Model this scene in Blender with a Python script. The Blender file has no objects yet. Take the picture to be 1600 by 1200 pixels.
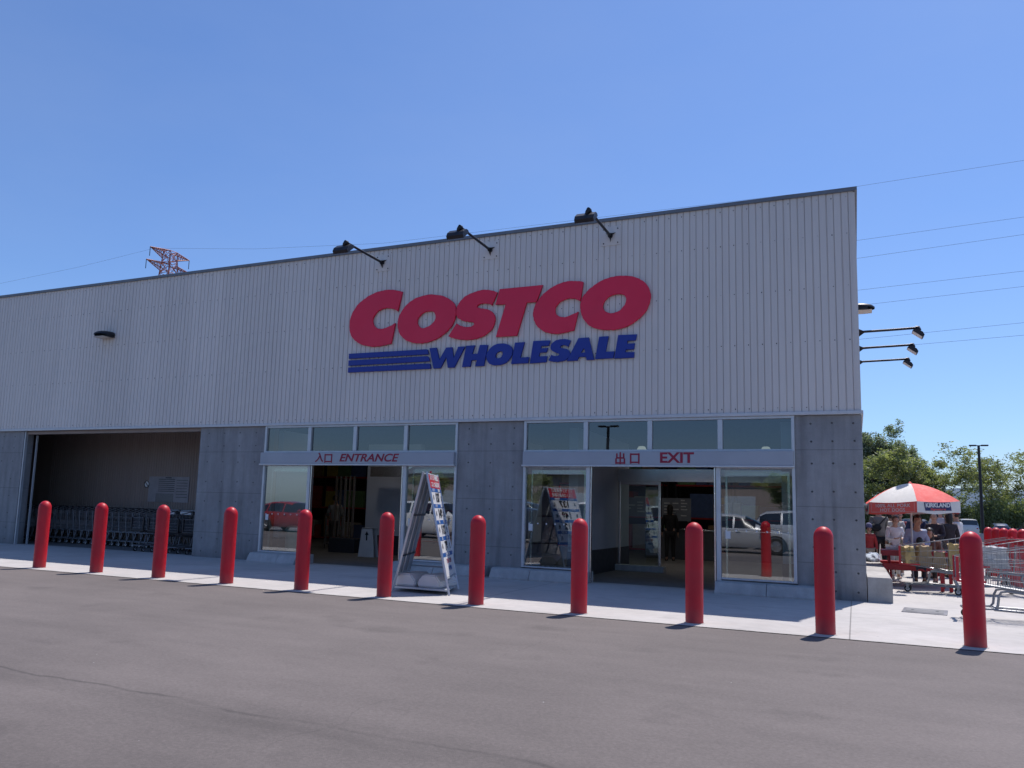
import bpy, bmesh, math, random
from mathutils import Vector, Matrix
R=math.radians
random.seed(7)
S=bpy.context.scene
# ---------------- camera ----------------
cd=bpy.data.cameras.new('camera'); cam=bpy.data.objects.new('camera',cd); S.collection.objects.link(cam); S.camera=cam
_f,_yaw,_pit,_rol=1.2468,-0.4301,0.1296,0.0293
fw=Vector((math.sin(_yaw)*math.cos(_pit),math.cos(_yaw)*math.cos(_pit),math.sin(_pit)))
r0=Vector((math.cos(_yaw),-math.sin(_yaw),0)); u0=r0.cross(fw)
rr=r0*math.cos(_rol)+u0*math.sin(_rol); uu=u0*math.cos(_rol)-r0*math.sin(_rol)
m=Matrix((rr,uu,-fw)).transposed().to_4x4(); m.translation=Vector((-0.1494,-15.5288,1.4)); cam.matrix_world=m
cd.sensor_width=36; cd.lens=36*_f*1000/1600; cd.shift_x=0.0220; cd.shift_y=0.0204; cd.clip_end=6000; cd.clip_start=.05
# ---------------- sky, sun, exposure ----------------
SUN=Vector((0.92,3.59,7.46)).normalized()
elev=math.asin(SUN.z); azi=math.atan2(SUN.x,SUN.y)
W=bpy.data.worlds.new('World'); S.world=W; W.use_nodes=True
nt=W.node_tree; bg=nt.nodes['Background']; sky=nt.nodes.new('ShaderNodeTexSky'); sky.sky_type='NISHITA'
sky.sun_disc=False; sky.sun_elevation=elev; sky.sun_rotation=azi; sky.air_density=1.0; sky.dust_density=0.6; sky.ozone_density=1.6; sky.altitude=30
bg.inputs['Strength'].default_value=0.15
# low bank of thin cloud near the horizon
tc=nt.nodes.new('ShaderNodeTexCoord'); sep=nt.nodes.new('ShaderNodeSeparateXYZ'); nt.links.new(tc.outputs['Generated'],sep.inputs[0])
mp=nt.nodes.new('ShaderNodeMapping'); mp.inputs['Scale'].default_value=(1,1,3.2); nt.links.new(tc.outputs['Generated'],mp.inputs[0])
nz=nt.nodes.new('ShaderNodeTexNoise'); nz.inputs['Scale'].default_value=5.5; nz.inputs['Detail'].default_value=6; nt.links.new(mp.outputs[0],nz.inputs[0])
cr=nt.nodes.new('ShaderNodeMapRange'); cr.inputs[1].default_value=.42; cr.inputs[2].default_value=.62; nt.links.new(nz.outputs[0],cr.inputs[0])
hr=nt.nodes.new('ShaderNodeMapRange'); hr.inputs[1].default_value=.10; hr.inputs[2].default_value=.02; nt.links.new(sep.outputs[2],hr.inputs[0])
mu=nt.nodes.new('ShaderNodeMath'); mu.operation='MULTIPLY'; nt.links.new(cr.outputs[0],mu.inputs[0]); nt.links.new(hr.outputs[0],mu.inputs[1])
mu2=nt.nodes.new('ShaderNodeMath'); mu2.operation='MULTIPLY'; mu2.inputs[1].default_value=.6; nt.links.new(mu.outputs[0],mu2.inputs[0])
mx=nt.nodes.new('ShaderNodeMix'); mx.data_type='RGBA'; nt.links.new(mu2.outputs[0],mx.inputs[0]); nt.links.new(sky.outputs[0],mx.inputs[6]); mx.inputs[7].default_value=(8.2,7.2,6.2,1)
tn=nt.nodes.new('ShaderNodeMix'); tn.data_type='RGBA'; tn.blend_type='MULTIPLY'; tn.inputs[0].default_value=1; tn.inputs[7].default_value=(.555,.715,.985,1); nt.links.new(mx.outputs[2],tn.inputs[6])
hz=nt.nodes.new('ShaderNodeTexNoise'); hz.inputs['Scale'].default_value=1.6; hz.inputs['Detail'].default_value=7; hz.inputs['Roughness'].default_value=.6
hm=nt.nodes.new('ShaderNodeMapping'); hm.inputs['Scale'].default_value=(1,1,2.6); hm.inputs['Rotation'].default_value=(.2,.35,.5); nt.links.new(tc.outputs['Generated'],hm.inputs[0]); nt.links.new(hm.outputs[0],hz.inputs[0])
hr2=nt.nodes.new('ShaderNodeMapRange'); hr2.inputs[1].default_value=.35; hr2.inputs[2].default_value=.75; hr2.inputs[3].default_value=0; hr2.inputs[4].default_value=.10; nt.links.new(hz.outputs[0],hr2.inputs[0])
mv=nt.nodes.new('ShaderNodeMix'); mv.data_type='RGBA'; nt.links.new(hr2.outputs[0],mv.inputs[0]); nt.links.new(mx.outputs[2],mv.inputs[6]); mv.inputs[7].default_value=(6.2,5.6,5.2,1); nt.links.new(mv.outputs[2],tn.inputs[6])
nt.links.new(tn.outputs[2],bg.inputs['Color'])
sl=bpy.data.lights.new('sun','SUN'); sl.energy=5.0; sl.angle=R(.53); sl.color=(1,.935,.90); so=bpy.data.objects.new('sun',sl); S.collection.objects.link(so)
so.rotation_euler=SUN.to_track_quat('Z','Y').to_euler()
S.view_settings.view_transform='Standard'; S.view_settings.look='None'; S.view_settings.exposure=0.0; S.view_settings.gamma=1
S.cycles.max_bounces=8; S.cycles.transparent_max_bounces=24
# ---------------- helpers ----------------
def lin(c): return tuple((v/12.92 if v<=.04045 else ((v+.055)/1.055)**2.4) for v in c)
class NB:
    """small node-graph helper"""
    def __init__(s,name):
        s.m=bpy.data.materials.new(name); s.m.use_nodes=True; s.t=s.m.node_tree; s.n=s.t.nodes; s.p=s.n['Principled BSDF']; s.out=s.n['Material Output']
    def new(s,t,**k):
        x=s.n.new(t)
        for a,b in k.items(): setattr(x,a,b)
        return x
    def lk(s,a,b): s.t.links.new(a,b)
    def coord(s): 
        if not hasattr(s,'tc'): s.tc=s.new('ShaderNodeTexCoord')
        return s.tc.outputs['Object']
    def geo(s):
        if not hasattr(s,'gp'): s.gp=s.new('ShaderNodeNewGeometry')
        return s.gp.outputs['Position']
    def noise(s,scale,detail=4,rough=.55,vec=None,stretch=None):
        n=s.new('ShaderNodeTexNoise'); n.inputs['Scale'].default_value=scale; n.inputs['Detail'].default_value=detail; n.inputs['Roughness'].default_value=rough
        v=vec or s.geo()
        if stretch:
            mp=s.new('ShaderNodeMapping'); mp.inputs['Scale'].default_value=stretch; s.lk(v,mp.inputs[0]); v=mp.outputs[0]
        s.lk(v,n.inputs['Vector']); return n.outputs[0]
    def rng(s,v,a,b,c,d):
        r=s.new('ShaderNodeMapRange'); r.inputs[1].default_value=a; r.inputs[2].default_value=b; r.inputs[3].default_value=c; r.inputs[4].default_value=d; s.lk(v,r.inputs[0]); return r.outputs[0]
    def math(s,op,a,b=None):
        n=s.new('ShaderNodeMath',operation=op)
        for i,v in enumerate((a,b)):
            if v is None: continue
            if isinstance(v,(int,float)): n.inputs[i].default_value=v
            else: s.lk(v,n.inputs[i])
        return n.outputs[0]
    def mix(s,f,a,b,blend='MIX'):
        n=s.new('ShaderNodeMix',data_type='RGBA',blend_type=blend)
        for i,v in ((0,f),(6,a),(7,b)):
            if isinstance(v,(int,float)): n.inputs[i].default_value=v
            elif isinstance(v,tuple): n.inputs[i].default_value=(*v,1)
            else: s.lk(v,n.inputs[i])
        return n.outputs[2]
    def bump(s,h,st=.3,d=.01):
        b=s.new('ShaderNodeBump'); b.inputs['Strength'].default_value=st; b.inputs['Distance'].default_value=d; s.lk(h,b.inputs['Height']); s.lk(b.outputs[0],s.p.inputs['Normal'])
def mat(name,col,rough=.6,metal=0,var=.12,scale=6,bump=0,bscale=60,spec=.5,coat=0,stretch=None):
    b=NB(name); n=b.noise(scale,5,stretch=stretch); k=b.rng(n,.3,.7,1-var,1+var)
    c=b.mix(1.0,tuple(col),k,'MULTIPLY'); b.lk(c,b.p.inputs['Base Color'])
    b.p.inputs['Roughness'].default_value=rough; b.p.inputs['Metallic'].default_value=metal; b.p.inputs['Specular IOR Level'].default_value=spec
    if coat: b.p.inputs['Coat Weight'].default_value=coat; b.p.inputs['Coat Roughness'].default_value=.06
    b.lk(b.rng(b.noise(scale*2.3,4),.3,.7,rough*.85,min(1,rough*1.15)),b.p.inputs['Roughness'])
    if bump: b.bump(b.noise(bscale,4),bump)
    return b.m
class G:
    """mesh gatherer"""
    def __init__(s): s.v=[]; s.f=[]; s.mi=[]; s.sm=[]
    def add(s,vs,fs,mi=0,sm=False):
        o=len(s.v); s.v+= [tuple(v) for v in vs]; s.f+=[tuple(i+o for i in f) for f in fs]; s.mi+=[mi]*len(fs); s.sm+=[sm]*len(fs); return s
    def box(s,a,b,mi=0):
        x0,y0,z0=a; x1,y1,z1=b
        return s.add([(x0,y0,z0),(x1,y0,z0),(x1,y1,z0),(x0,y1,z0),(x0,y0,z1),(x1,y0,z1),(x1,y1,z1),(x0,y1,z1)],[(3,2,1,0),(4,5,6,7),(0,1,5,4),(1,2,6,5),(2,3,7,6),(3,0,4,7)],mi)
    def cbox(s,a,b,c=.01,mi=0):
        """box with chamfered edges"""
        bm=bmesh.new(); bmesh.ops.create_cube(bm,size=1)
        for v in bm.verts: v.co=Vector([a[i]+(b[i]-a[i])*(v.co[i]+.5) for i in range(3)])
        bmesh.ops.bevel(bm,geom=bm.edges[:],offset=c,segments=2,affect='EDGES',profile=.6)
        return s.frombm(bm,mi)
    def frombm(s,bm,mi=0,sm=False):
        bm.verts.index_update(); vs=[v.co[:] for v in bm.verts]; fs=[[v.index for v in f.verts] for f in bm.faces]; bm.free(); return s.add(vs,fs,mi,sm)
    def tube(s,pts,r,n=8,mi=0,cap=True,closed=False):
        P=[Vector(p) for p in pts]; rs=r if isinstance(r,(list,tuple)) else [r]*len(P); vs=[];fs=[]
        up=None
        for i,p in enumerate(P):
            if closed: d=P[(i+1)%len(P)]-P[i-1]
            else: d=(P[min(i+1,len(P)-1)]-P[max(i-1,0)])
            d=d.normalized() if d.length>1e-9 else Vector((0,0,1))
            if up is None: up=Vector((0,0,1)) if abs(d.z)<.9 else Vector((1,0,0))
            a=d.cross(up)
            if a.length<1e-4: a=d.cross(Vector((0,1,0)))
            a.normalize(); b=d.cross(a).normalized(); up=-b if False else a.cross(d)
            for k in range(n):
                t=2*math.pi*k/n; vs.append(p+(a*math.cos(t)+b*math.sin(t))*rs[i])
        m_=len(P)
        for i in range(m_ if closed else m_-1):
            j=(i+1)%m_
            for k in range(n): fs.append((i*n+k,j*n+k,j*n+(k+1)%n,i*n+(k+1)%n))
        if cap and not closed: fs.append(tuple(range(n))); fs.append(tuple((m_-1)*n+k for k in reversed(range(n))))
        s.add(vs,fs,mi,n>4); return s
    def lathe(s,prof,c=(0,0,0),n=24,mi=0,axis='z'):
        vs=[];fs=[]
        for (r,z) in prof:
            for k in range(n):
                t=2*math.pi*k/n; x,y=r*math.cos(t),r*math.sin(t)
                if axis=='z': p=(c[0]+x,c[1]+y,c[2]+z)
                elif axis=='y': p=(c[0]+x,c[1]+z,c[2]+y)
                else: p=(c[0]+z,c[1]+x,c[2]+y)
                vs.append(p)
        for i in range(len(prof)-1):
            for k in range(n): fs.append((i*n+k,i*n+(k+1)%n,(i+1)*n+(k+1)%n,(i+1)*n+k))
        fs.append(tuple(reversed(range(n)))); fs.append(tuple((len(prof)-1)*n+k for k in range(n)))
        s.add(vs,fs,mi,True); return s
    def prism(s,poly,a,b,axis='y',mi=0):
        """extrude 2-D polygon between a and b along axis"""
        n=len(poly)
        def P(p,t): return {'y':(p[0],t,p[1]),'x':(t,p[0],p[1]),'z':(p[0],p[1],t)}[axis]
        vs=[P(p,a) for p in poly]+[P(p,b) for p in poly]
        fs=[tuple(range(n)),tuple(reversed(range(n,2*n)))]+[(i,i+n,(i+1)%n+n,(i+1)%n) for i in range(n)]
        return s.add(vs,fs,mi)
    def quad(s,a,b,c,d,mi=0): return s.add([a,b,c,d],[(0,1,2,3)],mi)
    def build(s,name,mats,parent=None,loc=None,fix=True,smooth_angle=True):
        me=bpy.data.meshes.new(name); me.from_pydata(s.v,[],s.f); me.update()
        for k in (mats if isinstance(mats,(list,tuple)) else [mats]): me.materials.append(k)
        for p,mi,sm in zip(me.polygons,s.mi,s.sm): p.material_index=mi; p.use_smooth=sm
        if fix:
            bm=bmesh.new(); bm.from_mesh(me); bmesh.ops.recalc_face_normals(bm,faces=bm.faces[:]); bm.to_mesh(me); bm.free()
        if any(s.sm):
            try: me.set_sharp_from_angle(angle=R(42))
            except Exception: pass
        o=bpy.data.objects.new(name,me); S.collection.objects.link(o)
        if parent is not None: o.parent=parent
        if loc: o.location=loc
        return o
def tag(o,label,cat,group=None,kind=None):
    if label: o['label']=label
    if cat: o['category']=cat
    if group: o['group']=group
    if kind: o['kind']=kind
    return o
def thing(name,label,cat,loc=(0,0,0),rz=0,group=None):
    o=bpy.data.objects.new(name,None); S.collection.objects.link(o); o.empty_display_size=.2
    o.location=loc; o.rotation_euler=(0,0,rz); return tag(o,label,cat,group)
def struct(o): o['kind']='structure'; return o
def dup(root,loc,rz=None,label=None,scale=None):
    def cp(o,par):
        c=o.copy(); S.collection.objects.link(c); c.parent=par
        for ch in KIDS.get(o.name,[]) or [x for x in o.children]: cp(ch,c)
        return c
    r=cp(root,None); r.location=loc
    if rz is not None: r.rotation_euler=(0,0,rz)
    if label: r['label']=label
    if scale: r.scale=scale
    return r
KIDS={}
def text(name,body,size,material,origin,xdir,ydir,parent=None,align='CENTER',shear=0,bold=0,space=1,extrude=.002,sx=1):
    cu=bpy.data.curves.new(name,'FONT'); cu.body=body; cu.size=size; cu.align_x=align; cu.align_y='CENTER'; cu.extrude=extrude; cu.shear=shear; cu.offset=bold; cu.space_character=space
    to=bpy.data.objects.new(name,cu); S.collection.objects.link(to); bpy.context.view_layer.update()
    me=bpy.data.meshes.new_from_object(to.evaluated_get(bpy.context.evaluated_depsgraph_get())); bpy.data.objects.remove(to)
    me.name=name; me.materials.clear(); me.materials.append(material)
    X=Vector(xdir).normalized(); Y=Vector(ydir).normalized(); Z=X.cross(Y)
    M=Matrix((X*sx,Y,Z)).transposed().to_4x4(); M.translation=Vector(origin); me.transform(M)
    o=bpy.data.objects.new(name,me); S.collection.objects.link(o)
    if parent is not None: o.parent=parent
    return o
# ---------------- materials ----------------
def siding_mat():
    b=NB('siding_paint'); v=b.geo()
    n1=b.noise(.35,4,stretch=(1,1,.5)); n2=b.noise(3.0,5,stretch=(3,3,.18)); 
    k=b.math('MULTIPLY',b.rng(n1,.3,.7,.95,1.04),b.rng(n2,.3,.75,1.03,.95))
    sx_=b.new('ShaderNodeSeparateXYZ'); b.lk(v,sx_.inputs[0]); fl=b.math('FLOOR',b.math('DIVIDE',sx_.outputs[0],1.0)); wn=b.new('ShaderNodeTexWhiteNoise',noise_dimensions='1D'); b.lk(fl,wn.inputs['W']); lapc=b.mix(1.0,(.655,.615,.585),b.rng(wn.outputs['Value'],0,1,.965,1.03),'MULTIPLY')
    b.lk(b.mix(1.0,lapc,k,'MULTIPLY'),b.p.inputs['Base Color']); b.p.inputs['Roughness'].default_value=.5; return b.m
M={}
M['siding']=siding_mat()
def concrete_mat(name,col,panel=True):
    b=NB(name); n1=b.noise(.9,6,.6); n2=b.noise(7,6,.65); n3=b.noise(60,3); n4=b.noise(2.2,5,stretch=(2.5,2.5,.35))
    k=b.math('MULTIPLY',b.rng(n1,.3,.7,.87,1.12),b.rng(n2,.3,.7,.92,1.07)); k=b.math('MULTIPLY',k,b.rng(n3,.3,.7,.94,1.06)); k=b.math('MULTIPLY',k,b.rng(n4,.35,.7,1.08,.86))
    if panel:
        st=b.noise(5.5,5,.6,stretch=(1,1,.08)); s0=b.new('ShaderNodeSeparateXYZ'); b.lk(b.geo(),s0.inputs[0]); k=b.math('MULTIPLY',k,b.rng(st,.5,.72,1.0,.76)); k=b.math('MULTIPLY',k,b.rng(b.math('ADD',s0.outputs[2],b.math('MULTIPLY',b.noise(4,5),.3)),.12,.42,.74,1.0))
    # formwork joints (fine dark lines) at fixed heights
    if panel:
        s=b.new('ShaderNodeSeparateXYZ'); b.lk(b.geo(),s.inputs[0])
        for z in (2.63,1.61,.62):
            d=b.math('ABSOLUTE',b.math('SUBTRACT',s.outputs[2],z)); k=b.math('MULTIPLY',k,b.rng(d,.002,.009,.62,1.0))
    b.lk(b.mix(1.0,col,k,'MULTIPLY'),b.p.inputs['Base Color']); b.p.inputs['Roughness'].default_value=.82; b.bump(b.math('ADD',n2,b.math('MULTIPLY',n3,.5)),.25,.01); return b.m
M['concrete']=concrete_mat('cast_concrete',(.27,.272,.278)); M['curb']=concrete_mat('curb_concrete',(.40,.40,.39),False)
M['blockc']=concrete_mat('block_concrete',(.40,.385,.36),False)
def pavement_mat():
    b=NB('pavement_concrete'); s=b.new('ShaderNodeSeparateXYZ'); b.lk(b.geo(),s.inputs[0]); x,y=s.outputs[0],s.outputs[1]
    n1=b.noise(.45,6,.6); n2=b.noise(5,6,.6); n3=b.noise(90,3); sw=b.noise(9,3,stretch=(.35,4,1))
    k=b.math('MULTIPLY',b.rng(n1,.3,.7,.86,1.08),b.rng(n2,.3,.7,.93,1.06)); k=b.math('MULTIPLY',k,b.rng(n3,.3,.7,.93,1.05)); k=b.math('MULTIPLY',k,b.rng(sw,.3,.7,.96,1.03))
    fx=b.math('ABSOLUTE',b.math('SUBTRACT',b.math('MODULO',b.math('ADD',x,400.0+2.66),5.33),2.66)); k=b.math('MULTIPLY',k,b.rng(fx,.004,.012,.45,1.0))
    for yy in (-2.0,4.1,10.1):
        fy=b.math('ABSOLUTE',b.math('SUBTRACT',y,yy)); k=b.math('MULTIPLY',k,b.rng(fy,.004,.013,.6,1.0))
    # dirt creeping in from the asphalt edge
    e=b.math('ADD',b.math('ADD',y,4.95),b.math('MULTIPLY',b.math('SUBTRACT',b.noise(2.5,5),.5),.25)); k=b.math('MULTIPLY',k,b.rng(e,-.02,.07,.72,1.0))
    vo=b.new('ShaderNodeTexVoronoi'); vo.inputs['Scale'].default_value=3.2; b.lk(b.geo(),vo.inputs['Vector']); k=b.math('MULTIPLY',k,b.rng(vo.outputs['Distance'],.04,.06,.72,1.0)); k=b.math('MULTIPLY',k,b.rng(b.noise(1.3,6,.7),.56,.70,1.0,.86))
    c=b.mix(b.rng(b.noise(.8,5),.4,.75,0,.6),(.49,.47,.445),(.43,.41,.375)); b.lk(b.mix(1.0,c,k,'MULTIPLY'),b.p.inputs['Base Color']); b.p.inputs['Roughness'].default_value=.85; b.bump(n3,.15,.005); return b.m
M['pavement']=pavement_mat()
def asphalt_mat():
    b=NB('asphalt'); s=b.new('ShaderNodeSeparateXYZ'); b.lk(b.geo(),s.inputs[0]); x,y=s.outputs[0],s.outputs[1]
    n1=b.noise(.22,6,.6); n2=b.noise(1.6,6,.65,stretch=(.5,1.3,1)); n3=b.noise(42,4,.7); n4=b.noise(160,2)
    k=b.math('MULTIPLY',b.rng(n1,.3,.7,.84,1.15),b.rng(n2,.3,.7,.90,1.08)); k=b.math('MULTIPLY',k,b.rng(n3,.3,.72,.84,1.13)); k=b.math('MULTIPLY',k,b.rng(n4,.3,.7,.90,1.10))
    # wandering seam with a dark tyre-worn band next to it
    wob=b.math('MULTIPLY',b.math('SUBTRACT',b.noise(.55,5),.5),.55)
    l=b.math('ADD',b.math('ADD',y,b.math('MULTIPLY',b.math('ADD',x,6.7),.035)),wob); 
    d=b.math('ABSOLUTE',b.math('ADD',l,10.98)); brk=b.rng(b.noise(1.4,4),.38,.6,.25,1)
    f=b.math('MULTIPLY',b.rng(d,.004,.032,.42,0),brk); k=b.math('MULTIPLY',k,b.math('SUBTRACT',1.0,f))
    d2=b.math('ABSOLUTE',b.math('ADD',l,11.12)); f2=b.math('MULTIPLY',b.rng(d2,.0,.40,.38,0),b.rng(b.noise(1.1,5,stretch=(.4,2,1)),.35,.7,.2,1)); k=b.math('MULTIPLY',k,b.math('SUBTRACT',1.0,f2))
    # faint transverse crack
    l3=b.math('ABSOLUTE',b.math('ADD',b.math('ADD',x,3.27),b.math('MULTIPLY',b.math('SUBTRACT',b.noise(1.2,5),.5),.5))); f3=b.math('MULTIPLY',b.rng(l3,.003,.010,.16,0),b.rng(b.noise(.6,3),.45,.55,0,1)); k=b.math('MULTIPLY',k,b.math('SUBTRACT',1.0,f3))
    # bright stone chips
    vo=b.new('ShaderNodeTexVoronoi'); vo.inputs['Scale'].default_value=7; b.lk(b.geo(),vo.inputs['Vector']); chip=b.rng(vo.outputs['Distance'],.035,.05,1,0); sc=b.new('ShaderNodeSeparateXYZ'); b.lk(vo.outputs['Color'],sc.inputs[0]); chip=b.math('MULTIPLY',chip,b.rng(sc.outputs[0],.9,.92,0,1))
    ol=b.noise(.9,5,.55); k=b.math('MULTIPLY',k,b.rng(ol,.60,.72,1.0,.78))
    ty=b.noise(.8,4,.5,stretch=(.12,2.2,1)); k=b.math('MULTIPLY',k,b.rng(ty,.5,.75,1.01,.93))
    v2=b.new('ShaderNodeTexVoronoi'); v2.inputs['Scale'].default_value=34; b.lk(b.geo(),v2.inputs['Vector']); k=b.math('MULTIPLY',k,b.rng(v2.outputs['Distance'],.1,.6,1.05,.94))
    dx=b.math('ADD',x,4.2); dy=b.math('ADD',y,12.9); rad=b.math('ADD',b.math('SQRT',b.math('ADD',b.math('MULTIPLY',b.math('MULTIPLY',dx,dx),.16),b.math('MULTIPLY',dy,dy))),b.math('MULTIPLY',b.noise(.9,5),1.2)); k=b.math('MULTIPLY',k,b.rng(rad,.9,2.4,.80,1.0))
    c=b.mix(1.0,(.150,.129,.119),k,'MULTIPLY'); c=b.mix(b.math('MULTIPLY',chip,.8),c,(.55,.54,.52)); b.lk(c,b.p.inputs['Base Color']); b.p.inputs['Roughness'].default_value=.88; b.bump(b.math('ADD',n3,n4),.35,.006); return b.m
M['asphalt']=asphalt_mat()
M['soil']=mat('meadow',(.06,.075,.028),.95,var=.3,scale=.2)
M['hill']=mat('far_hills',(.045,.085,.13),.95,var=.1,scale=.004)  # distance haze put into the hills as a blue base colour
M['lot_paint']=mat('lot_paint',(.6,.6,.58),.7)
def bollard_mat():
    b=NB('bollard_red'); s=b.new('ShaderNodeSeparateXYZ'); b.lk(b.geo(),s.inputs[0]); z=s.outputs[2]; oi=b.new('ShaderNodeObjectInfo')
    c=b.mix(b.rng(b.noise(2.2,5),.35,.7,0,.8),(.56,.008,.022),(.42,.016,.026)); c=b.mix(1.0,c,b.rng(oi.outputs['Random'],0,1,.88,1.06),'MULTIPLY')
    c=b.mix(b.math('MULTIPLY',b.rng(b.math('ADD',z,b.math('MULTIPLY',b.noise(9,5),.25)),.10,.36,.55,0),b.rng(b.noise(18,4),.3,.7,.5,1)),c,(.16,.09,.08))
    sc=b.noise(13,6,.75,stretch=(1,1,.25)); c=b.mix(b.rng(sc,.70,.74,0,.55),c,(.62,.30,.30)); b.lk(c,b.p.inputs['Base Color'])
    b.lk(b.rng(b.noise(7,5),.3,.7,.34,.58),b.p.inputs['Roughness']); b.p.inputs['Specular IOR Level'].default_value=.4; return b.m
M['red']=bollard_mat()
M['alu']=mat('aluminium_frame',(.50,.53,.56),.38,.35,var=.05)
M['flash']=mat('flashing_metal',(.52,.53,.55),.4,.2,var=.05)
M['coping']=mat('dark_coping',(.16,.17,.19),.45,.3)
M['steel']=mat('stainless_steel',(.62,.61,.6),.22,.9,var=.06,scale=12)
M['panel']=mat('fascia_panel',(.34,.37,.42),.4,.15,var=.05,scale=2)
M['signred']=mat('sign_red',(.74,.010,.06),.4,var=.04,scale=1.5); M['signblue']=mat('sign_blue',(.006,.026,.27),.4,var=.05,scale=1.5)
M['letred']=mat('lettering_red',(.26,.005,.035),.5)
M['dark']=mat('dark_bronze_metal',(.022,.022,.027),.42,.4,var=.1); M['lens']=mat('lamp_glass',(.55,.5,.45),.15,.0)
M['black']=mat('black_rubber',(.016,.016,.018),.7); M['tiehole']=mat('tie_hole',(.075,.073,.075),.9)
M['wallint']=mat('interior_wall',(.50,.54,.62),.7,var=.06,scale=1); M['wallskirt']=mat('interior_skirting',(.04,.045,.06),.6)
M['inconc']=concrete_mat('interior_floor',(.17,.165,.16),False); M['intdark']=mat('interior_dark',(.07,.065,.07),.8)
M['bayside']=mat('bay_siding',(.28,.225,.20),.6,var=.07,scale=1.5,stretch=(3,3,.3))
M['paper']=mat('paper_white',(.66,.67,.68),.6,var=.05); M['ink']=mat('ink_black',(.012,.012,.014),.5); M['sheetblue']=mat('sheet_blue',(.012,.09,.32),.45); M['sheetred']=mat('sheet_red',(.50,.022,.035),.45)
M['cart']=mat('cart_zinc',(.25,.26,.27),.4,.55,var=.1,scale=15); M['cartdark']=mat('cart_zinc_shade',(.19,.19,.2),.5,.4,var=.1,scale=15); M['redplastic']=mat('red_plastic',(.42,.02,.03),.4)  # darker zinc: shade of the bay and indoor carts put into the colour
M['white']=mat('white_plastic',(.66,.66,.66),.5,var=.05); M['tank']=mat('water_weight',(.62,.62,.60),.55,var=.06,scale=4)
M['rubber']=mat('tyre',(.02,.02,.02),.8); M['tablered']=mat('table_red',(.42,.02,.03),.4)
M['canwhite']=mat('canopy_white',(.72,.71,.68),.8,var=.04); M['canred']=mat('canopy_red',(.80,.13,.11),.75,var=.05)
M['pylon']=mat('pylon_paint',(.42,.13,.10),.6,var=.25,scale=.4); M['wire']=mat('power_wire',(.03,.035,.05),.9)
M['bark']=mat('bark',(.075,.06,.045),.9,var=.3,scale=8)
def glass_mat(name,tint,boost=2.1,base=.03):
    b=NB(name); b.n.remove(b.p); tr=b.new('ShaderNodeBsdfTransparent'); tr.inputs[0].default_value=(*tint,1); gl=b.new('ShaderNodeBsdfGlossy'); gl.inputs['Roughness'].default_value=.004; gl.inputs[0].default_value=(.93,.97,1,1)
    fr=b.new('ShaderNodeFresnel'); fr.inputs[0].default_value=1.5; f=b.math('MINIMUM',b.math('ADD',b.math('MULTIPLY',fr.outputs[0],boost),base),1.0)
    # float glass is never quite flat
    nb=b.new('ShaderNodeBump'); nb.inputs['Strength'].default_value=.12; nb.inputs['Distance'].default_value=.012; b.lk(b.noise(.9,1,stretch=(1,1,.6)),nb.inputs['Height']); b.lk(nb.outputs[0],gl.inputs['Normal'])
    ms=b.new('ShaderNodeMixShader'); b.lk(f,ms.inputs[0]); b.lk(tr.outputs[0],ms.inputs[1]); b.lk(gl.outputs[0],ms.inputs[2]); b.lk(ms.outputs[0],b.out.inputs[0]); return b.m
M['glass']=glass_mat('door_glass',(.62,.74,.70),2.9,.11); M['glassdark']=glass_mat('transom_glass',(.38,.48,.52),2.1,.035); M['carglass']=None
def carglass():
    b=NB('car_glass'); b.p.inputs['Base Color'].default_value=(.012,.015,.02,1); b.p.inputs['Roughness'].default_value=.06; b.p.inputs['Specular IOR Level'].default_value=.9; return b.m
M['carglass']=carglass()
def emit(name,col,st):
    b=NB(name); b.p.inputs['Base Color'].default_value=(*col,1); b.p.inputs['Emission Color'].default_value=(*col,1); b.p.inputs['Emission Strength'].default_value=st; return b.m
M['bulb']=emit('lit_bulb',(1,.92,.85),45)
M['bayglow']=emit('high_bay_glow',(1,.93,.78),.5)
# ---------------- the ground ----------------
g=G(); g.quad((-3000,-1500,-.02),(3000,-1500,-.02),(3000,4500,-.02),(-3000,4500,-.02)); struct(g.build('ground',M['soil']))
g=G(); g.quad((-110,-75,-.008),(90,-75,-.008),(90,88,-.008),(-110,88,-.008)); struct(g.build('parking_lot',M['asphalt']))
g=G(); g.quad((-60,-4.95,0),(14,-4.95,0),(14,16,0),(-60,16,0)); struct(g.build('pavement',M['pavement']))
g=G()   # painted bays in the far lot and behind the camera
for i in range(16):
    g.quad((-14+i*2.7,60,-.004),(-13.88+i*2.7,60,-.004),(-13.88+i*2.7,65,-.004),(-14+i*2.7,65,-.004))
    g.quad((-32+i*2.9,-24,-.004),(-31.88+i*2.9,-24,-.004),(-31.88+i*2.9,-19,-.004),(-32+i*2.9,-19,-.004))
struct(g.build('parking_markings',M['lot_paint']))
bm=bmesh.new()
def ridge(name,x0,x1,y,amp,base,seed,n=120,depth=500):
    rnd=random.Random(seed); ph=[rnd.uniform(0,6.28) for _ in range(8)]; g=G(); vs=[];fs=[]
    for i in range(n+1):
        t=i/n; x=x0+(x1-x0)*t; h=base+amp*sum(math.sin(t*(3+2.7*k)*3+ph[k])/(1.3+k) for k in range(8))
        h=max(6,h); vs+=[(x,y,-2),(x,y+depth*.3,h*.62),(x,y+depth*.5,h),(x,y+depth,-2)]
    for i in range(n):
        for k in range(3): fs.append((i*4+k,(i+1)*4+k,(i+1)*4+k+1,i*4+k+1))
    g.add(vs,fs,0,True); return struct(g.build(name,M['hill']))
ridge('hills',-1800,2200,2600,30,105,3,depth=900)
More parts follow.
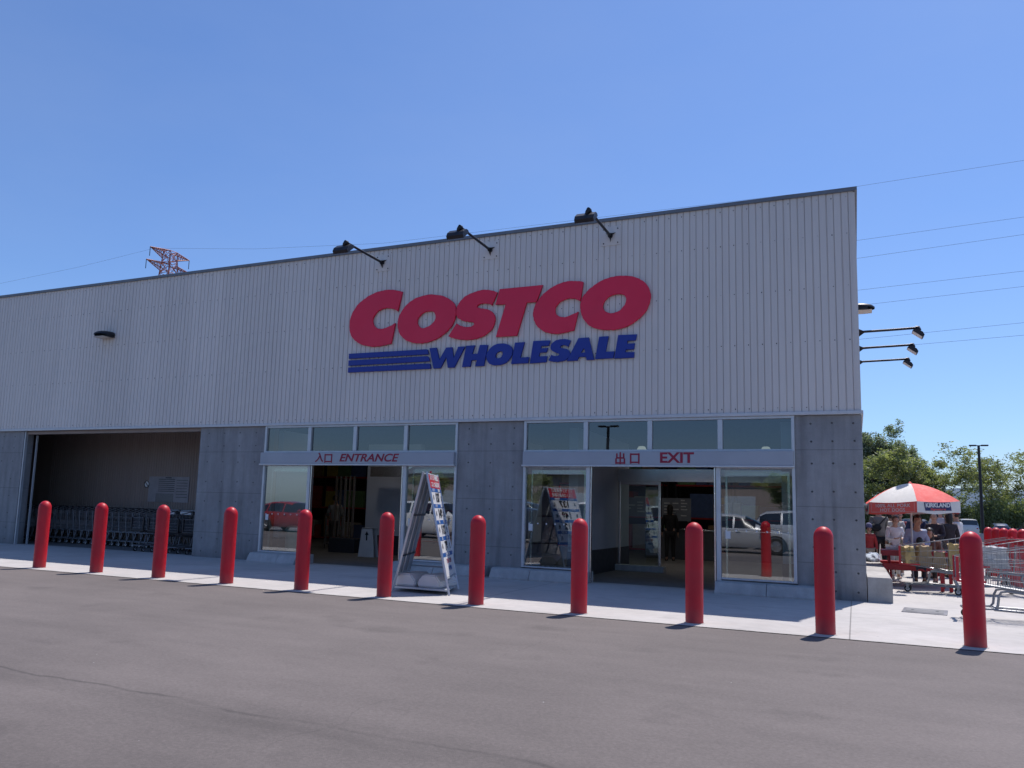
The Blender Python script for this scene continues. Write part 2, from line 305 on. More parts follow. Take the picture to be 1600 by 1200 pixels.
# ---------------- the warehouse ----------------
H=7.46; PZ=3.27; FZ=3.32
B=thing('warehouse_building','beige ribbed metal warehouse with concrete base, roofline rising to right, two glazed doorways','building')
def ribs(g,x0,x1,z0,z1,y,pitch=.125,mi=0,sgn=-1,axis='x',dep=.02):
    """ribbed sheet: wide flats with narrow grooves"""
    prof=[]; x=x0; i=0
    while x<x1-.001:
        w=pitch; a=.010 if i%2 else .014
        prof+=[(x,0),(x+a*.45,-dep),(x+a*1.35,-dep),(x+a*1.8,0)]; x+=w; i+=1
    prof.append((x1,0)); vs=[];fs=[]
    for (px,d) in prof:
        for z in (z0,z1): vs.append((px,y-d*(-sgn)*-1 if False else y+(-sgn)*(-d),z) if axis=='x' else (y+(sgn)*(d)*-1,px,z))
    for i in range(len(prof)-1): fs.append((2*i,2*i+2,2*i+3,2*i+1))
    g.add(vs,fs,mi)
g=G()
# front sheet: flats at y=-0.04, grooves cut back to -0.02
def ribwall(g,x0,x1,z0,z1,yf,back,axis='x',pitch=.125):
    prof=[]; x=x0;i=0
    while x<x1-.02:
        a=.016 if i%2 else .022
        prof+=[(x,yf),(x+a*.35,back),(x+a*.8,back),(x+a*1.15,yf)]; x+=pitch; i+=1
    prof.append((x1,yf)); vs=[]
    for (px,yy) in prof:
        for z in (z0,z1): vs.append((px,yy,z) if axis=='x' else (yy,px,z))
    g.add(vs,[(2*i,2*i+2,2*i+3,2*i+1) for i in range(len(prof)-1)])
ribwall(g,-60,-.03,FZ,H-.07,-.045,-.026)
ribwall(g,0,50,FZ,H-.07,-.002,-.035,'y')
g.box((-.075,-.05,FZ),(0,0,H-.09))                       # corner trim
x=-59.9
k=0
scr=G()
rs=random.Random(2)
while x<-.1:                                              # screws, part of the sheet
    for z in (3.40,4.62,5.62,6.60,7.30):
        if x>-26: scr.cbox((x-.008,-.050,z-.008+rs.uniform(-.012,.012)),(x+.008,-.040,z+.008),.003)
    x+=.25
g.build('siding',M['siding'],B); o=scr.build('screws',M['dark'],B); o['kind']='stuff'
g=G(); g.box((-60,-.085,H-.07),(.04,.2,H)); g.box((-.16,.2,H-.07),(.04,50,H)); g.build('coping',M['coping'],B)
g=G(); g.cbox((-60,-.075,PZ-.01),(.03,-.006,FZ+.005),.008); g.box((.003,0,PZ-.01),(.03,50,FZ)); g.build('flashing',M['flash'],B)
g=G(); g.box((-60,.2,6.9),(-.16,50,7.05)); g.build('roof',M['flash'],B)
# concrete piers
def pier(x0,x1,depth=.32,ties=(),holes=True):
    g=G(); g.cbox((x0,0,-.05),(x1,depth,PZ-.012),.012)
    if holes:
        for tx in ties:
            for tz in (3.11,2.78,2.38,1.88,1.39,.89,.47,.15):
                rj=rs.uniform(-.008,.008)
                g.lathe([(.017,.0),(.017,-.0025),(.010,-.003),(.009,.004)],(tx+rj,.0,tz+rj),10,1,'y')
    return g.build('concrete_pier',[M['concrete'],M['tiehole']],B)
pier(-29,-22.22,ties=[-22.6-.5*i for i in range(8)]); pier(-15.42,-13.30,ties=(-15.13,-14.62,-14.12,-13.6)); pier(-8.0,-6.44,ties=(-7.74,-7.21,-6.68)); pier(-1.12,0,ties=(-.84,-.49,-.13))
g=G(); g.cbox((-60,0,-.05),(-33,.32,PZ-.012),.012); g.box((-33,.05,0),(-29,.1,PZ-.012)); g.build('concrete_pier',[M['concrete'],M['tiehole']],B)
g=G(); g.box((-.3,.321,-.05),(0,50,PZ-.012)); g.build('side_wall',M['concrete'],B)
# structural header behind flashing so that no sun gets in
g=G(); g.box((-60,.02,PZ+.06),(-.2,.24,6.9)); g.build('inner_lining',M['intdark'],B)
g=G(); g.box((-60,49.7,0),(0,50,H-.1)); g.box((-60,0.4,0),(-59.7,49.7,H-.1)); g.build('rear_wall',M['siding'],B)
# cart bay
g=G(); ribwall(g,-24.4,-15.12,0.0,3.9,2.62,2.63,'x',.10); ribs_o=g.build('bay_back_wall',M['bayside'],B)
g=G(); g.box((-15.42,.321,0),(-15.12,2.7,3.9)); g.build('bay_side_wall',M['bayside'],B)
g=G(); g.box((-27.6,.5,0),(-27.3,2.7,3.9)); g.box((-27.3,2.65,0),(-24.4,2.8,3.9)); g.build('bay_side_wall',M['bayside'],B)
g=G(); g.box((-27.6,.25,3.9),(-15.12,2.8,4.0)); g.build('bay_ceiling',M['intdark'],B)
g=G(); g.box((-22.21,.02,0),(-22.17,.10,PZ-.012)); g.build('bay_door_track',M['alu'],B)
g=G(); g.box((-22.02,.25,0),(-21.99,.30,PZ-.11)); g.build('bay_door_track',M['alu'],B)
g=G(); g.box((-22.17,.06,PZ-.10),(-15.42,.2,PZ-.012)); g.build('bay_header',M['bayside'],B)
# interior shell
g=G(); g.quad((-28,.33,.006),(-.3,.33,.006),(-.3,22,.006),(-28,22,.006)); g.build('interior_floor',M['inconc'],B)
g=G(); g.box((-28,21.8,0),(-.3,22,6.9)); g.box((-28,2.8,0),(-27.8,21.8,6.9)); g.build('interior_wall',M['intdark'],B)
# vestibule walls between the two doorways and at their sides
def vwall(x0,y0,x1,y1,z1=2.9):
    g=G(); g.box((x0,y0,.55),(x1,y1,z1)); w=g.build('vestibule_wall',M['wallint'],B)
    g=G(); g.box((x0-.012,y0-.012,0),(x1+.012,y1+.012,.55)); g.build('skirting',M['wallskirt'],w)
vwall(-5.75,.9,-5.55,5.2,3.2); vwall(-1.4,.5,-1.2,5.2,3.2); vwall(-13.3,.5,-13.15,1.6,3.2); vwall(-9.2,2.2,-8.1,5.5,3.2); vwall(-13.30,4.6,-11.5,4.8,3.2)
g=G(); g.box((-12.75,3.9,2.22),(-8.3,4.1,2.5)); g.build('inner_header',M['steel'],B)
g=G(); g.box((-5.5,3.9,2.18),(-1.4,4.1,2.48)); g.build('inner_header',M['steel'],B)
# glazed shopfronts
def post(x0,x1,z0,z1,y0=-.035,y1=.075,name='mullion',m='alu'):
    g=G(); g.cbox((x0,y0,z0),(x1,y1,z1),.005); return g.build(name,M[m],B)
def pane(x0,x1,z0,z1,y=.02,m='glassdark',name='glass_pane',par=None):
    g=G(); g.quad((x0,y,z0),(x1,y,z0),(x1,y,z1),(x0,y,z1)); return g.build(name,M[m],par or B,fix=False)
def shopfront(xs,dl,dr,zg):
    x0,x4=xs[0],xs[-1]
    post(x0,x0+.055,zg,PZ-.012); post(x4-.055,x4,zg,PZ-.012)
    for x in xs[1:-1]: post(x-.045,x+.045,2.645,PZ-.06)
    post(x0+.055,x4-.055,PZ-.058,PZ-.012,-.03,name='frame_rail'); post(x0+.055,x4-.055,2.61,2.645,-.032,name='frame_rail')
    for a,b in zip(xs[:-1],xs[1:]): pane(a+.03,b-.03,2.63,PZ-.05)
    post(dl-.09,dl-.01,0.0,2.31); post(dr+.01,dr+.09,0.0,2.31)
    post(dl,dl+.025,0,2.31,-.02,.06,'door_jamb','steel'); post(dr-.03,dr-.005,0,2.31,-.02,.06,'door_jamb','steel')
    for a,b in ((x0+.05,dl-.09),(dr+.09,x4-.05)):
        pane(a,b,zg+.02,2.31,m='glass'); post(a,b,zg,zg+.03,-.03,.07,'frame_rail'); post(a,b,2.285,2.32,-.031,.07,'frame_rail')
        # film dots row on the glass
        g=G(); n=7
        for i in range(n):
            xx=a+(i+.5)*(b-a)/n; g.lathe([(.016,0),(.016,-.002)],(xx,.017,1.13),10,0,'y')
        g.build('safety_dots',M['paper'],B)
        g=G(); g.box((a+.08,.012,.98),(a+.17,.016,1.12)); g.build('door_sticker',M['paper'],B)
        # parked sliding leaf behind the fixed pane
        sd=post(a+.06,a+.10,.03,2.24,.16,.20,'sliding_door','steel')
        g=G(); g.box((b-.10,.16,.03),(b-.06,.2,2.24)); g.box((a+.10,.16,2.16),(b-.10,.2,2.24)); g.box((a+.10,.16,.03),(b-.10,.2,.12)); g.build('leaf_rail',M['steel'],sd)
shopfront((-13.30,-11.96,-10.67,-9.31,-8.0),-11.87,-9.35,.22)
shopfront((-6.44,-5.09,-3.78,-2.44,-1.12),-4.98,-2.53,.235)
# kerb plinths with sloped faces
def plinth(x0,x1,y1=.31,d=.44,h=.215):
    g=G(); g.prism([(y1,-.03),(-d,-.03),(-d,.03),(-d+.10,h*.92),(-d+.16,h),(y1,h)],x0,x1,'x'); return g.build('kerb_plinth',M['curb'],B)
plinth(-13.28,-12.42,-.001); plinth(-12.41,-11.9,-.001); plinth(-9.32,-8.3,-.001); plinth(-8.29,-7.2,-.001); plinth(-6.97,-6.12,-.001); plinth(-6.11,-5.0,-.001); plinth(-2.5,-1.62,-.001); plinth(-1.61,-.72,-.001)
for a,b in ((-13.28,-11.9),(-9.32,-8.01),(-6.43,-5.0),(-2.5,-1.13)):
    g=G(); g.box((a,.001,-.03),(b,.31,.213)); g.build('kerb_plinth',M['curb'],B)
# lamps inside: first pair seen through the transom, others unseen, added to brighten indoors
for i,(x,y,z) in enumerate(((-5.41,6,3.16),(-2.19,6,3.13),(-14.2,6.5,4.7),(-10.6,7,4.7),(-5.2,11.5,5.2),(-2.6,9,4.7),(-12.4,2.6,4.3))):
    t=thing('high_bay_lamp',['cream cone lamp seen through the exit transom over EXIT lettering','cream cone lamp seen through the exit transom at right','unseen cone lamp added over the shopper inside the entrance','unseen cone lamp added inside, behind the concrete pier between the doorways','unseen cone lamp added above the far counters inside the exit','unseen cone lamp added inside, behind the corner pier','unseen cone lamp added in the entrance vestibule above the door leaves','cream cone lamp deep behind the entrance transom, third pane','cream cone lamp deep behind the entrance transom, first pane'][i],'ceiling lamp',(x,y,z),0,'cone lamps hanging inside the shop')
    g=G(); g.lathe([(.15,-.075),(.148,-.06),(.085,.05),(.06,.058)],(0,0,0),20); g.build('lamp_shade',M['bayglow'],t)
    g=G(); g.lathe([(.13,-.072),(.13,-.078),(.01,-.079)],(0,0,0),16); g.build('bulb_disc',M['bulb'],t)
    g=G(); g.tube([(0,0,.058),(0,0,6.9-z)],.012,6); g.build('rod',M['dark'],t)
# ---------------- signs ----------------
def sign(name,label,x0,x1,cx,words):
    t=thing(name,label,'sign',(0,0,0))
    g=G(); g.cbox((x0,-.13,2.335),(x1,-.036,2.605),.01); g.build('fascia',M['panel'],t)
    g=G(); g.cbox((x0-.02,-.145,2.30),(x1+.02,-.036,2.334),.006); g.build('drip_rail',M['alu'],t)
    for s_,x,sz,sh,bd,sx in words:
        if s_ in '出口' and bd==0:      # brush strokes as bars
            g=G(); w=sz*.066
            bars={'出':[(0,.46,0,-.46),(-.33,.36,-.33,.04),(.33,.36,.33,.04),(-.33,.02,.33,.02),(-.41,-.08,-.41,-.44),(.41,-.08,.41,-.44),(-.41,-.42,.41,-.42)],'口':[(-.36,.36,-.36,-.42),(.36,.36,.36,-.42),(-.36,.34,.36,.34),(-.36,-.36,.36,-.36)]}[s_]
            for i,(a,b_,c,d) in enumerate(bars): g.box((x+a*sz*sx-w,-.1365-.0003*i,2.468+min(b_,d)*sz-w),(x+c*sz*sx+w,-.131,2.468+max(b_,d)*sz+w))
            g.build('lettering',M['letred'],t); continue
        text('lettering',s_,sz,M['letred'],(x,-.133,2.468),(1,0,0),(0,0,1),t,'CENTER',sh,bd,1.0,.003,sx)
    return t
sign('entrance_sign','blue-grey fascia sign reading 入口 ENTRANCE over the left doorway',-13.32,-8.03,0,[('入',-11.57,.235,.15,.006,1.0),('口',-11.31,.225,0,0,1.15),('ENTRANCE',-10.23,.245,.26,.005,1.24)])
sign('exit_sign','blue-grey fascia sign reading 出口 EXIT over the right doorway',-6.42,-1.14,0,[('出',-4.34,.225,0,0,.92),('口',-4.05,.225,0,0,1.0),('EXIT',-3.24,.275,0,.008,1.16)])
LOGO=[
('red',[[(-9.620,5.850),(-9.640,5.870),(-9.660,5.880),(-9.690,5.900),(-9.710,5.910),(-9.730,5.920),(-9.780,5.930),(-9.800,5.940),(-9.830,5.940),(-9.860,5.950),(-9.890,5.950),(-9.920,5.960),(-9.950,5.960),(-9.980,5.950),(-10.020,5.950),(-10.050,5.940),(-10.080,5.930),(-10.100,5.920),(-10.130,5.910),(-10.160,5.900),(-10.180,5.880),(-10.200,5.860),(-10.220,5.840),(-10.240,5.820),(-10.250,5.800),(-10.270,5.770),(-10.280,5.750),(-10.290,5.700),(-10.290,5.660),(-10.280,5.640),(-10.270,5.600),(-10.260,5.580),(-10.240,5.550),(-10.220,5.540),(-10.200,5.520),(-10.170,5.500),(-10.150,5.490),(-10.130,5.480),(-10.100,5.480),(-10.070,5.470),(-10.020,5.470),(-9.990,5.470),(-9.960,5.480),(-9.930,5.480),(-9.900,5.490),(-9.870,5.500),(-9.840,5.510),(-9.810,5.520),(-9.770,5.530),(-9.750,5.540),(-9.720,5.560),(-9.700,5.570),(-9.670,5.580),(-9.760,5.100),(-9.790,5.100),(-9.820,5.090),(-9.860,5.090),(-9.900,5.080),(-9.940,5.080),(-9.980,5.070),(-10.020,5.070),(-10.060,5.060),(-10.110,5.060),(-10.150,5.060),(-10.190,5.060),(-10.220,5.060),(-10.260,5.060),(-10.290,5.060),(-10.330,5.070),(-10.380,5.080),(-10.420,5.090),(-10.470,5.100),(-10.510,5.110),(-10.550,5.120),(-10.590,5.140),(-10.640,5.160),(-10.680,5.190),(-10.710,5.210),(-10.750,5.230),(-10.780,5.260),(-10.800,5.280),(-10.830,5.310),(-10.850,5.330),(-10.870,5.360),(-10.880,5.390),(-10.900,5.430),(-10.910,5.460),(-10.920,5.490),(-10.920,5.530),(-10.930,5.570),(-10.930,5.600),(-10.930,5.640),(-10.930,5.680),(-10.930,5.720),(-10.920,5.760),(-10.910,5.790),(-10.900,5.830),(-10.880,5.870),(-10.870,5.910),(-10.850,5.940),(-10.820,5.980),(-10.790,6.020),(-10.770,6.050),(-10.740,6.090),(-10.700,6.120),(-10.670,6.150),(-10.630,6.170),(-10.590,6.200),(-10.550,6.220),(-10.510,6.240),(-10.470,6.270),(-10.430,6.290),(-10.390,6.300),(-10.340,6.320),(-10.300,6.330),(-10.260,6.350),(-10.210,6.360),(-10.170,6.370),(-10.130,6.370),(-10.090,6.380),(-10.040,6.380),(-10.000,6.390),(-9.960,6.390),(-9.920,6.390),(-9.870,6.390),(-9.830,6.380),(-9.780,6.380),(-9.740,6.370),(-9.700,6.360),(-9.660,6.350),(-9.620,6.340),(-9.580,6.330),(-9.550,6.320),(-9.520,6.310)]]),
('red',[[(-8.700,6.170),(-8.650,6.160),(-8.600,6.150),(-8.540,6.140),(-8.490,6.130),(-8.430,6.110),(-8.380,6.080),(-8.330,6.060),(-8.290,6.030),(-8.250,6.000),(-8.210,5.970),(-8.180,5.940),(-8.150,5.900),(-8.140,5.870),(-8.120,5.830),(-8.120,5.790),(-8.110,5.750),(-8.110,5.710),(-8.110,5.660),(-8.120,5.620),(-8.130,5.580),(-8.140,5.540),(-8.160,5.500),(-8.180,5.460),(-8.200,5.420),(-8.230,5.380),(-8.270,5.350),(-8.300,5.310),(-8.340,5.280),(-8.380,5.250),(-8.430,5.220),(-8.480,5.190),(-8.530,5.160),(-8.580,5.140),(-8.630,5.120),(-8.680,5.110),(-8.730,5.090),(-8.780,5.080),(-8.840,5.070),(-8.900,5.070),(-8.960,5.060),(-9.020,5.070),(-9.080,5.070),(-9.140,5.080),(-9.190,5.090),(-9.250,5.110),(-9.310,5.130),(-9.360,5.150),(-9.400,5.180),(-9.440,5.210),(-9.470,5.240),(-9.500,5.270),(-9.530,5.300),(-9.550,5.340),(-9.570,5.380),(-9.580,5.420),(-9.600,5.470),(-9.600,5.510),(-9.610,5.560),(-9.600,5.610),(-9.600,5.650),(-9.590,5.690),(-9.580,5.730),(-9.560,5.770),(-9.540,5.800),(-9.510,5.850),(-9.480,5.890),(-9.450,5.930),(-9.410,5.970),(-9.370,6.000),(-9.330,6.030),(-9.290,6.060),(-9.240,6.080),(-9.190,6.110),(-9.140,6.130),(-9.090,6.140),(-9.040,6.150),(-8.990,6.160),(-8.950,6.170),(-8.910,6.170),(-8.860,6.180),(-8.820,6.180),(-8.790,6.180),(-8.750,6.180)],[(-8.790,5.790),(-8.760,5.790),(-8.730,5.790),(-8.710,5.780),(-8.690,5.770),(-8.670,5.760),(-8.650,5.740),(-8.640,5.720),(-8.630,5.700),(-8.620,5.670),(-8.620,5.620),(-8.630,5.590),(-8.640,5.570),(-8.650,5.550),(-8.670,5.530),(-8.690,5.510),(-8.710,5.490),(-8.740,5.470),(-8.770,5.450),(-8.800,5.440),(-8.830,5.430),(-8.870,5.420),(-8.900,5.410),(-8.930,5.410),(-8.960,5.410),(-8.980,5.420),(-9.000,5.430),(-9.020,5.440),(-9.040,5.460),(-9.060,5.480),(-9.070,5.500),(-9.080,5.520),(-9.090,5.540),(-9.090,5.570),(-9.090,5.610),(-9.080,5.640),(-9.070,5.660),(-9.050,5.680),(-9.030,5.700),(-9.010,5.720),(-8.990,5.740),(-8.960,5.760),(-8.930,5.770),(-8.900,5.780),(-8.860,5.790),(-8.820,5.790)]]),
('red',[[(-7.240,5.800),(-7.260,5.820),(-7.280,5.830),(-7.310,5.840),(-7.330,5.850),(-7.380,5.850),(-7.400,5.860),(-7.440,5.860),(-7.470,5.860),(-7.510,5.860),(-7.550,5.850),(-7.570,5.840),(-7.590,5.820),(-7.600,5.800),(-7.580,5.780),(-7.540,5.770),(-7.520,5.760),(-7.480,5.750),(-7.450,5.750),(-7.420,5.740),(-7.390,5.730),(-7.360,5.730),(-7.340,5.720),(-7.310,5.710),(-7.290,5.700),(-7.260,5.680),(-7.240,5.670),(-7.220,5.650),(-7.200,5.630),(-7.190,5.610),(-7.170,5.580),(-7.160,5.560),(-7.150,5.520),(-7.150,5.490),(-7.150,5.450),(-7.160,5.420),(-7.170,5.370),(-7.180,5.350),(-7.190,5.330),(-7.200,5.300),(-7.220,5.280),(-7.240,5.250),(-7.270,5.230),(-7.290,5.210),(-7.320,5.190),(-7.350,5.170),(-7.380,5.150),(-7.420,5.130),(-7.450,5.120),(-7.490,5.110),(-7.520,5.100),(-7.560,5.090),(-7.600,5.080),(-7.640,5.080),(-7.680,5.070),(-7.720,5.070),(-7.770,5.070),(-7.810,5.070),(-7.860,5.070),(-7.900,5.080),(-7.950,5.080),(-7.990,5.090),(-8.040,5.100),(-8.080,5.110),(-8.130,5.120),(-8.170,5.140),(-8.220,5.150),(-8.250,5.170),(-8.280,5.180),(-8.080,5.460),(-8.060,5.440),(-8.040,5.430),(-8.010,5.410),(-7.990,5.400),(-7.940,5.390),(-7.920,5.380),(-7.900,5.370),(-7.870,5.370),(-7.850,5.360),(-7.820,5.360),(-7.770,5.360),(-7.730,5.360),(-7.710,5.370),(-7.690,5.380),(-7.660,5.390),(-7.650,5.410),(-7.660,5.440),(-7.680,5.450),(-7.700,5.460),(-7.750,5.470),(-7.780,5.470),(-7.810,5.480),(-7.840,5.490),(-7.870,5.490),(-7.900,5.500),(-7.930,5.510),(-7.960,5.520),(-7.990,5.540),(-8.010,5.550),(-8.030,5.560),(-8.050,5.570),(-8.070,5.600),(-8.080,5.620),(-8.090,5.640),(-8.100,5.660),(-8.100,5.690),(-8.100,5.720),(-8.100,5.750),(-8.100,5.790),(-8.090,5.810),(-8.090,5.840),(-8.080,5.860),(-8.060,5.880),(-8.050,5.910),(-8.030,5.930),(-8.010,5.960),(-7.990,5.980),(-7.960,6.000),(-7.940,6.020),(-7.910,6.050),(-7.870,6.070),(-7.840,6.080),(-7.800,6.100),(-7.770,6.110),(-7.730,6.120),(-7.690,6.130),(-7.650,6.140),(-7.610,6.150),(-7.570,6.160),(-7.530,6.160),(-7.500,6.170),(-7.460,6.170),(-7.420,6.170),(-7.380,6.160),(-7.340,6.160),(-7.300,6.150),(-7.270,6.140),(-7.230,6.130),(-7.190,6.120),(-7.160,6.100),(-7.130,6.090),(-7.110,6.080)]]),
('red',[[(-7.060,6.150),(-6.060,6.150),(-6.200,5.790),(-6.420,5.800),(-6.630,5.090),(-7.120,5.090),(-6.910,5.800),(-7.150,5.810)]]),
('red',[[(-5.220,5.730),(-5.240,5.740),(-5.270,5.760),(-5.300,5.770),(-5.330,5.790),(-5.370,5.800),(-5.420,5.800),(-5.440,5.810),(-5.490,5.810),(-5.510,5.800),(-5.540,5.800),(-5.570,5.790),(-5.600,5.780),(-5.620,5.770),(-5.650,5.760),(-5.670,5.750),(-5.690,5.730),(-5.710,5.710),(-5.730,5.690),(-5.750,5.660),(-5.760,5.640),(-5.770,5.620),(-5.770,5.580),(-5.770,5.550),(-5.760,5.520),(-5.750,5.490),(-5.720,5.470),(-5.690,5.450),(-5.660,5.430),(-5.620,5.420),(-5.580,5.420),(-5.560,5.410),(-5.510,5.420),(-5.470,5.430),(-5.440,5.440),(-5.420,5.450),(-5.390,5.460),(-5.360,5.470),(-5.330,5.480),(-5.300,5.490),(-5.280,5.500),(-5.260,5.510),(-5.350,5.120),(-5.390,5.110),(-5.430,5.110),(-5.460,5.100),(-5.500,5.090),(-5.530,5.090),(-5.570,5.080),(-5.610,5.080),(-5.640,5.070),(-5.680,5.070),(-5.720,5.070),(-5.760,5.070),(-5.790,5.080),(-5.830,5.080),(-5.870,5.090),(-5.900,5.100),(-5.930,5.110),(-5.970,5.120),(-6.000,5.130),(-6.030,5.150),(-6.060,5.170),(-6.090,5.190),(-6.110,5.210),(-6.140,5.230),(-6.160,5.250),(-6.180,5.280),(-6.200,5.300),(-6.210,5.330),(-6.220,5.360),(-6.240,5.380),(-6.250,5.410),(-6.250,5.440),(-6.260,5.470),(-6.270,5.500),(-6.270,5.530),(-6.270,5.560),(-6.260,5.590),(-6.260,5.620),(-6.250,5.650),(-6.240,5.680),(-6.230,5.710),(-6.220,5.740),(-6.200,5.770),(-6.180,5.790),(-6.160,5.820),(-6.140,5.850),(-6.120,5.870),(-6.100,5.900),(-6.070,5.920),(-6.050,5.950),(-6.020,5.970),(-5.990,5.990),(-5.950,6.020),(-5.920,6.040),(-5.890,6.060),(-5.850,6.080),(-5.810,6.100),(-5.780,6.110),(-5.740,6.130),(-5.700,6.140),(-5.660,6.150),(-5.630,6.160),(-5.590,6.170),(-5.550,6.170),(-5.520,6.180),(-5.480,6.180),(-5.440,6.180),(-5.410,6.180),(-5.370,6.170),(-5.330,6.170),(-5.290,6.160),(-5.250,6.160),(-5.210,6.150),(-5.180,6.140),(-5.160,6.130)]]),
('red',[[(-4.310,6.180),(-4.260,6.180),(-4.210,6.170),(-4.160,6.160),(-4.120,6.150),(-4.070,6.130),(-4.030,6.110),(-3.980,6.090),(-3.950,6.060),(-3.910,6.040),(-3.880,6.010),(-3.850,5.980),(-3.830,5.950),(-3.810,5.920),(-3.790,5.880),(-3.780,5.850),(-3.770,5.810),(-3.760,5.780),(-3.750,5.750),(-3.750,5.720),(-3.750,5.680),(-3.760,5.650),(-3.770,5.600),(-3.780,5.560),(-3.800,5.520),(-3.810,5.480),(-3.830,5.440),(-3.850,5.410),(-3.880,5.370),(-3.910,5.340),(-3.940,5.310),(-3.970,5.280),(-4.010,5.260),(-4.040,5.230),(-4.090,5.200),(-4.130,5.170),(-4.180,5.150),(-4.220,5.130),(-4.270,5.110),(-4.320,5.100),(-4.370,5.090),(-4.420,5.080),(-4.460,5.080),(-4.510,5.070),(-4.560,5.080),(-4.620,5.080),(-4.670,5.080),(-4.730,5.090),(-4.780,5.100),(-4.830,5.110),(-4.880,5.130),(-4.920,5.140),(-4.960,5.160),(-4.990,5.180),(-5.030,5.200),(-5.060,5.230),(-5.080,5.260),(-5.110,5.290),(-5.130,5.320),(-5.160,5.360),(-5.170,5.400),(-5.190,5.430),(-5.200,5.470),(-5.210,5.510),(-5.210,5.540),(-5.220,5.580),(-5.220,5.620),(-5.220,5.660),(-5.210,5.700),(-5.200,5.730),(-5.190,5.760),(-5.180,5.800),(-5.160,5.830),(-5.140,5.860),(-5.110,5.880),(-5.090,5.910),(-5.060,5.940),(-5.030,5.970),(-5.000,5.990),(-4.960,6.010),(-4.930,6.040),(-4.890,6.060),(-4.840,6.090),(-4.800,6.110),(-4.750,6.130),(-4.700,6.150),(-4.640,6.160),(-4.580,6.180),(-4.530,6.180),(-4.470,6.190),(-4.420,6.190),(-4.360,6.190)],[(-4.380,5.810),(-4.340,5.800),(-4.320,5.790),(-4.300,5.780),(-4.280,5.760),(-4.260,5.730),(-4.250,5.710),(-4.250,5.660),(-4.260,5.620),(-4.270,5.600),(-4.280,5.570),(-4.300,5.550),(-4.320,5.530),(-4.340,5.500),(-4.360,5.480),(-4.390,5.460),(-4.410,5.450),(-4.440,5.440),(-4.480,5.430),(-4.510,5.420),(-4.540,5.420),(-4.570,5.420),(-4.600,5.430),(-4.630,5.440),(-4.650,5.450),(-4.670,5.460),(-4.690,5.480),(-4.710,5.500),(-4.730,5.540),(-4.740,5.580),(-4.730,5.630),(-4.720,5.650),(-4.710,5.670),(-4.700,5.690),(-4.680,5.710),(-4.660,5.730),(-4.640,5.750),(-4.610,5.770),(-4.590,5.780),(-4.560,5.790),(-4.530,5.800),(-4.500,5.810),(-4.470,5.810),(-4.440,5.810),(-4.410,5.810)]]),
('stripe',[[(-10.910,4.930),(-8.840,4.920),(-8.800,4.910),(-8.770,4.800),(-10.910,4.810)]]),
('stripe',[[(-10.910,4.770),(-8.800,4.760),(-8.760,4.730),(-8.730,4.640),(-10.910,4.640)]]),
('stripe',[[(-10.910,4.600),(-8.740,4.590),(-8.720,4.580),(-8.700,4.470),(-10.910,4.480)]]),
('blue',[[(-8.750,4.940),(-8.570,4.940),(-8.490,4.660),(-8.330,4.930),(-8.180,4.930),(-8.130,4.680),(-8.030,4.930),(-7.860,4.930),(-8.110,4.470),(-8.270,4.470),(-8.320,4.720),(-8.450,4.470),(-8.630,4.470)]]),
('blue',[[(-7.830,4.940),(-7.620,4.940),(-7.680,4.750),(-7.550,4.750),(-7.500,4.940),(-7.310,4.930),(-7.390,4.470),(-7.600,4.470),(-7.560,4.610),(-7.690,4.610),(-7.720,4.470),(-7.920,4.470)]]),
('blue',[[(-7.010,4.940),(-6.970,4.940),(-6.930,4.940),(-6.890,4.930),(-6.860,4.920),(-6.830,4.910),(-6.800,4.890),(-6.770,4.870),(-6.750,4.850),(-6.740,4.830),(-6.730,4.810),(-6.720,4.790),(-6.720,4.740),(-6.730,4.710),(-6.730,4.680),(-6.750,4.650),(-6.760,4.620),(-6.790,4.590),(-6.810,4.560),(-6.840,4.540),(-6.860,4.520),(-6.900,4.500),(-6.930,4.490),(-6.970,4.480),(-7.000,4.470),(-7.040,4.470),(-7.070,4.470),(-7.110,4.470),(-7.150,4.470),(-7.190,4.480),(-7.230,4.500),(-7.260,4.510),(-7.280,4.530),(-7.300,4.560),(-7.320,4.590),(-7.330,4.610),(-7.330,4.640),(-7.340,4.670),(-7.340,4.700),(-7.330,4.730),(-7.320,4.760),(-7.300,4.790),(-7.280,4.820),(-7.250,4.850),(-7.230,4.870),(-7.200,4.890),(-7.170,4.910),(-7.140,4.920),(-7.110,4.930),(-7.070,4.940),(-7.040,4.940)],[(-6.990,4.770),(-6.960,4.760),(-6.950,4.740),(-6.950,4.710),(-6.960,4.680),(-6.980,4.650),(-7.010,4.630),(-7.040,4.620),(-7.070,4.620),(-7.100,4.630),(-7.120,4.650),(-7.120,4.680),(-7.110,4.710),(-7.100,4.730),(-7.070,4.750),(-7.050,4.760),(-7.020,4.770)]]),
('blue',[[(-6.670,4.940),(-6.450,4.940),(-6.540,4.610),(-6.340,4.610),(-6.360,4.480),(-6.750,4.480)]]),
('blue',[[(-6.250,4.950),(-5.870,4.940),(-5.900,4.830),(-6.070,4.830),(-6.080,4.780),(-5.920,4.780),(-5.950,4.690),(-6.100,4.690),(-6.120,4.610),(-5.930,4.610),(-5.950,4.480),(-6.320,4.470)]]),
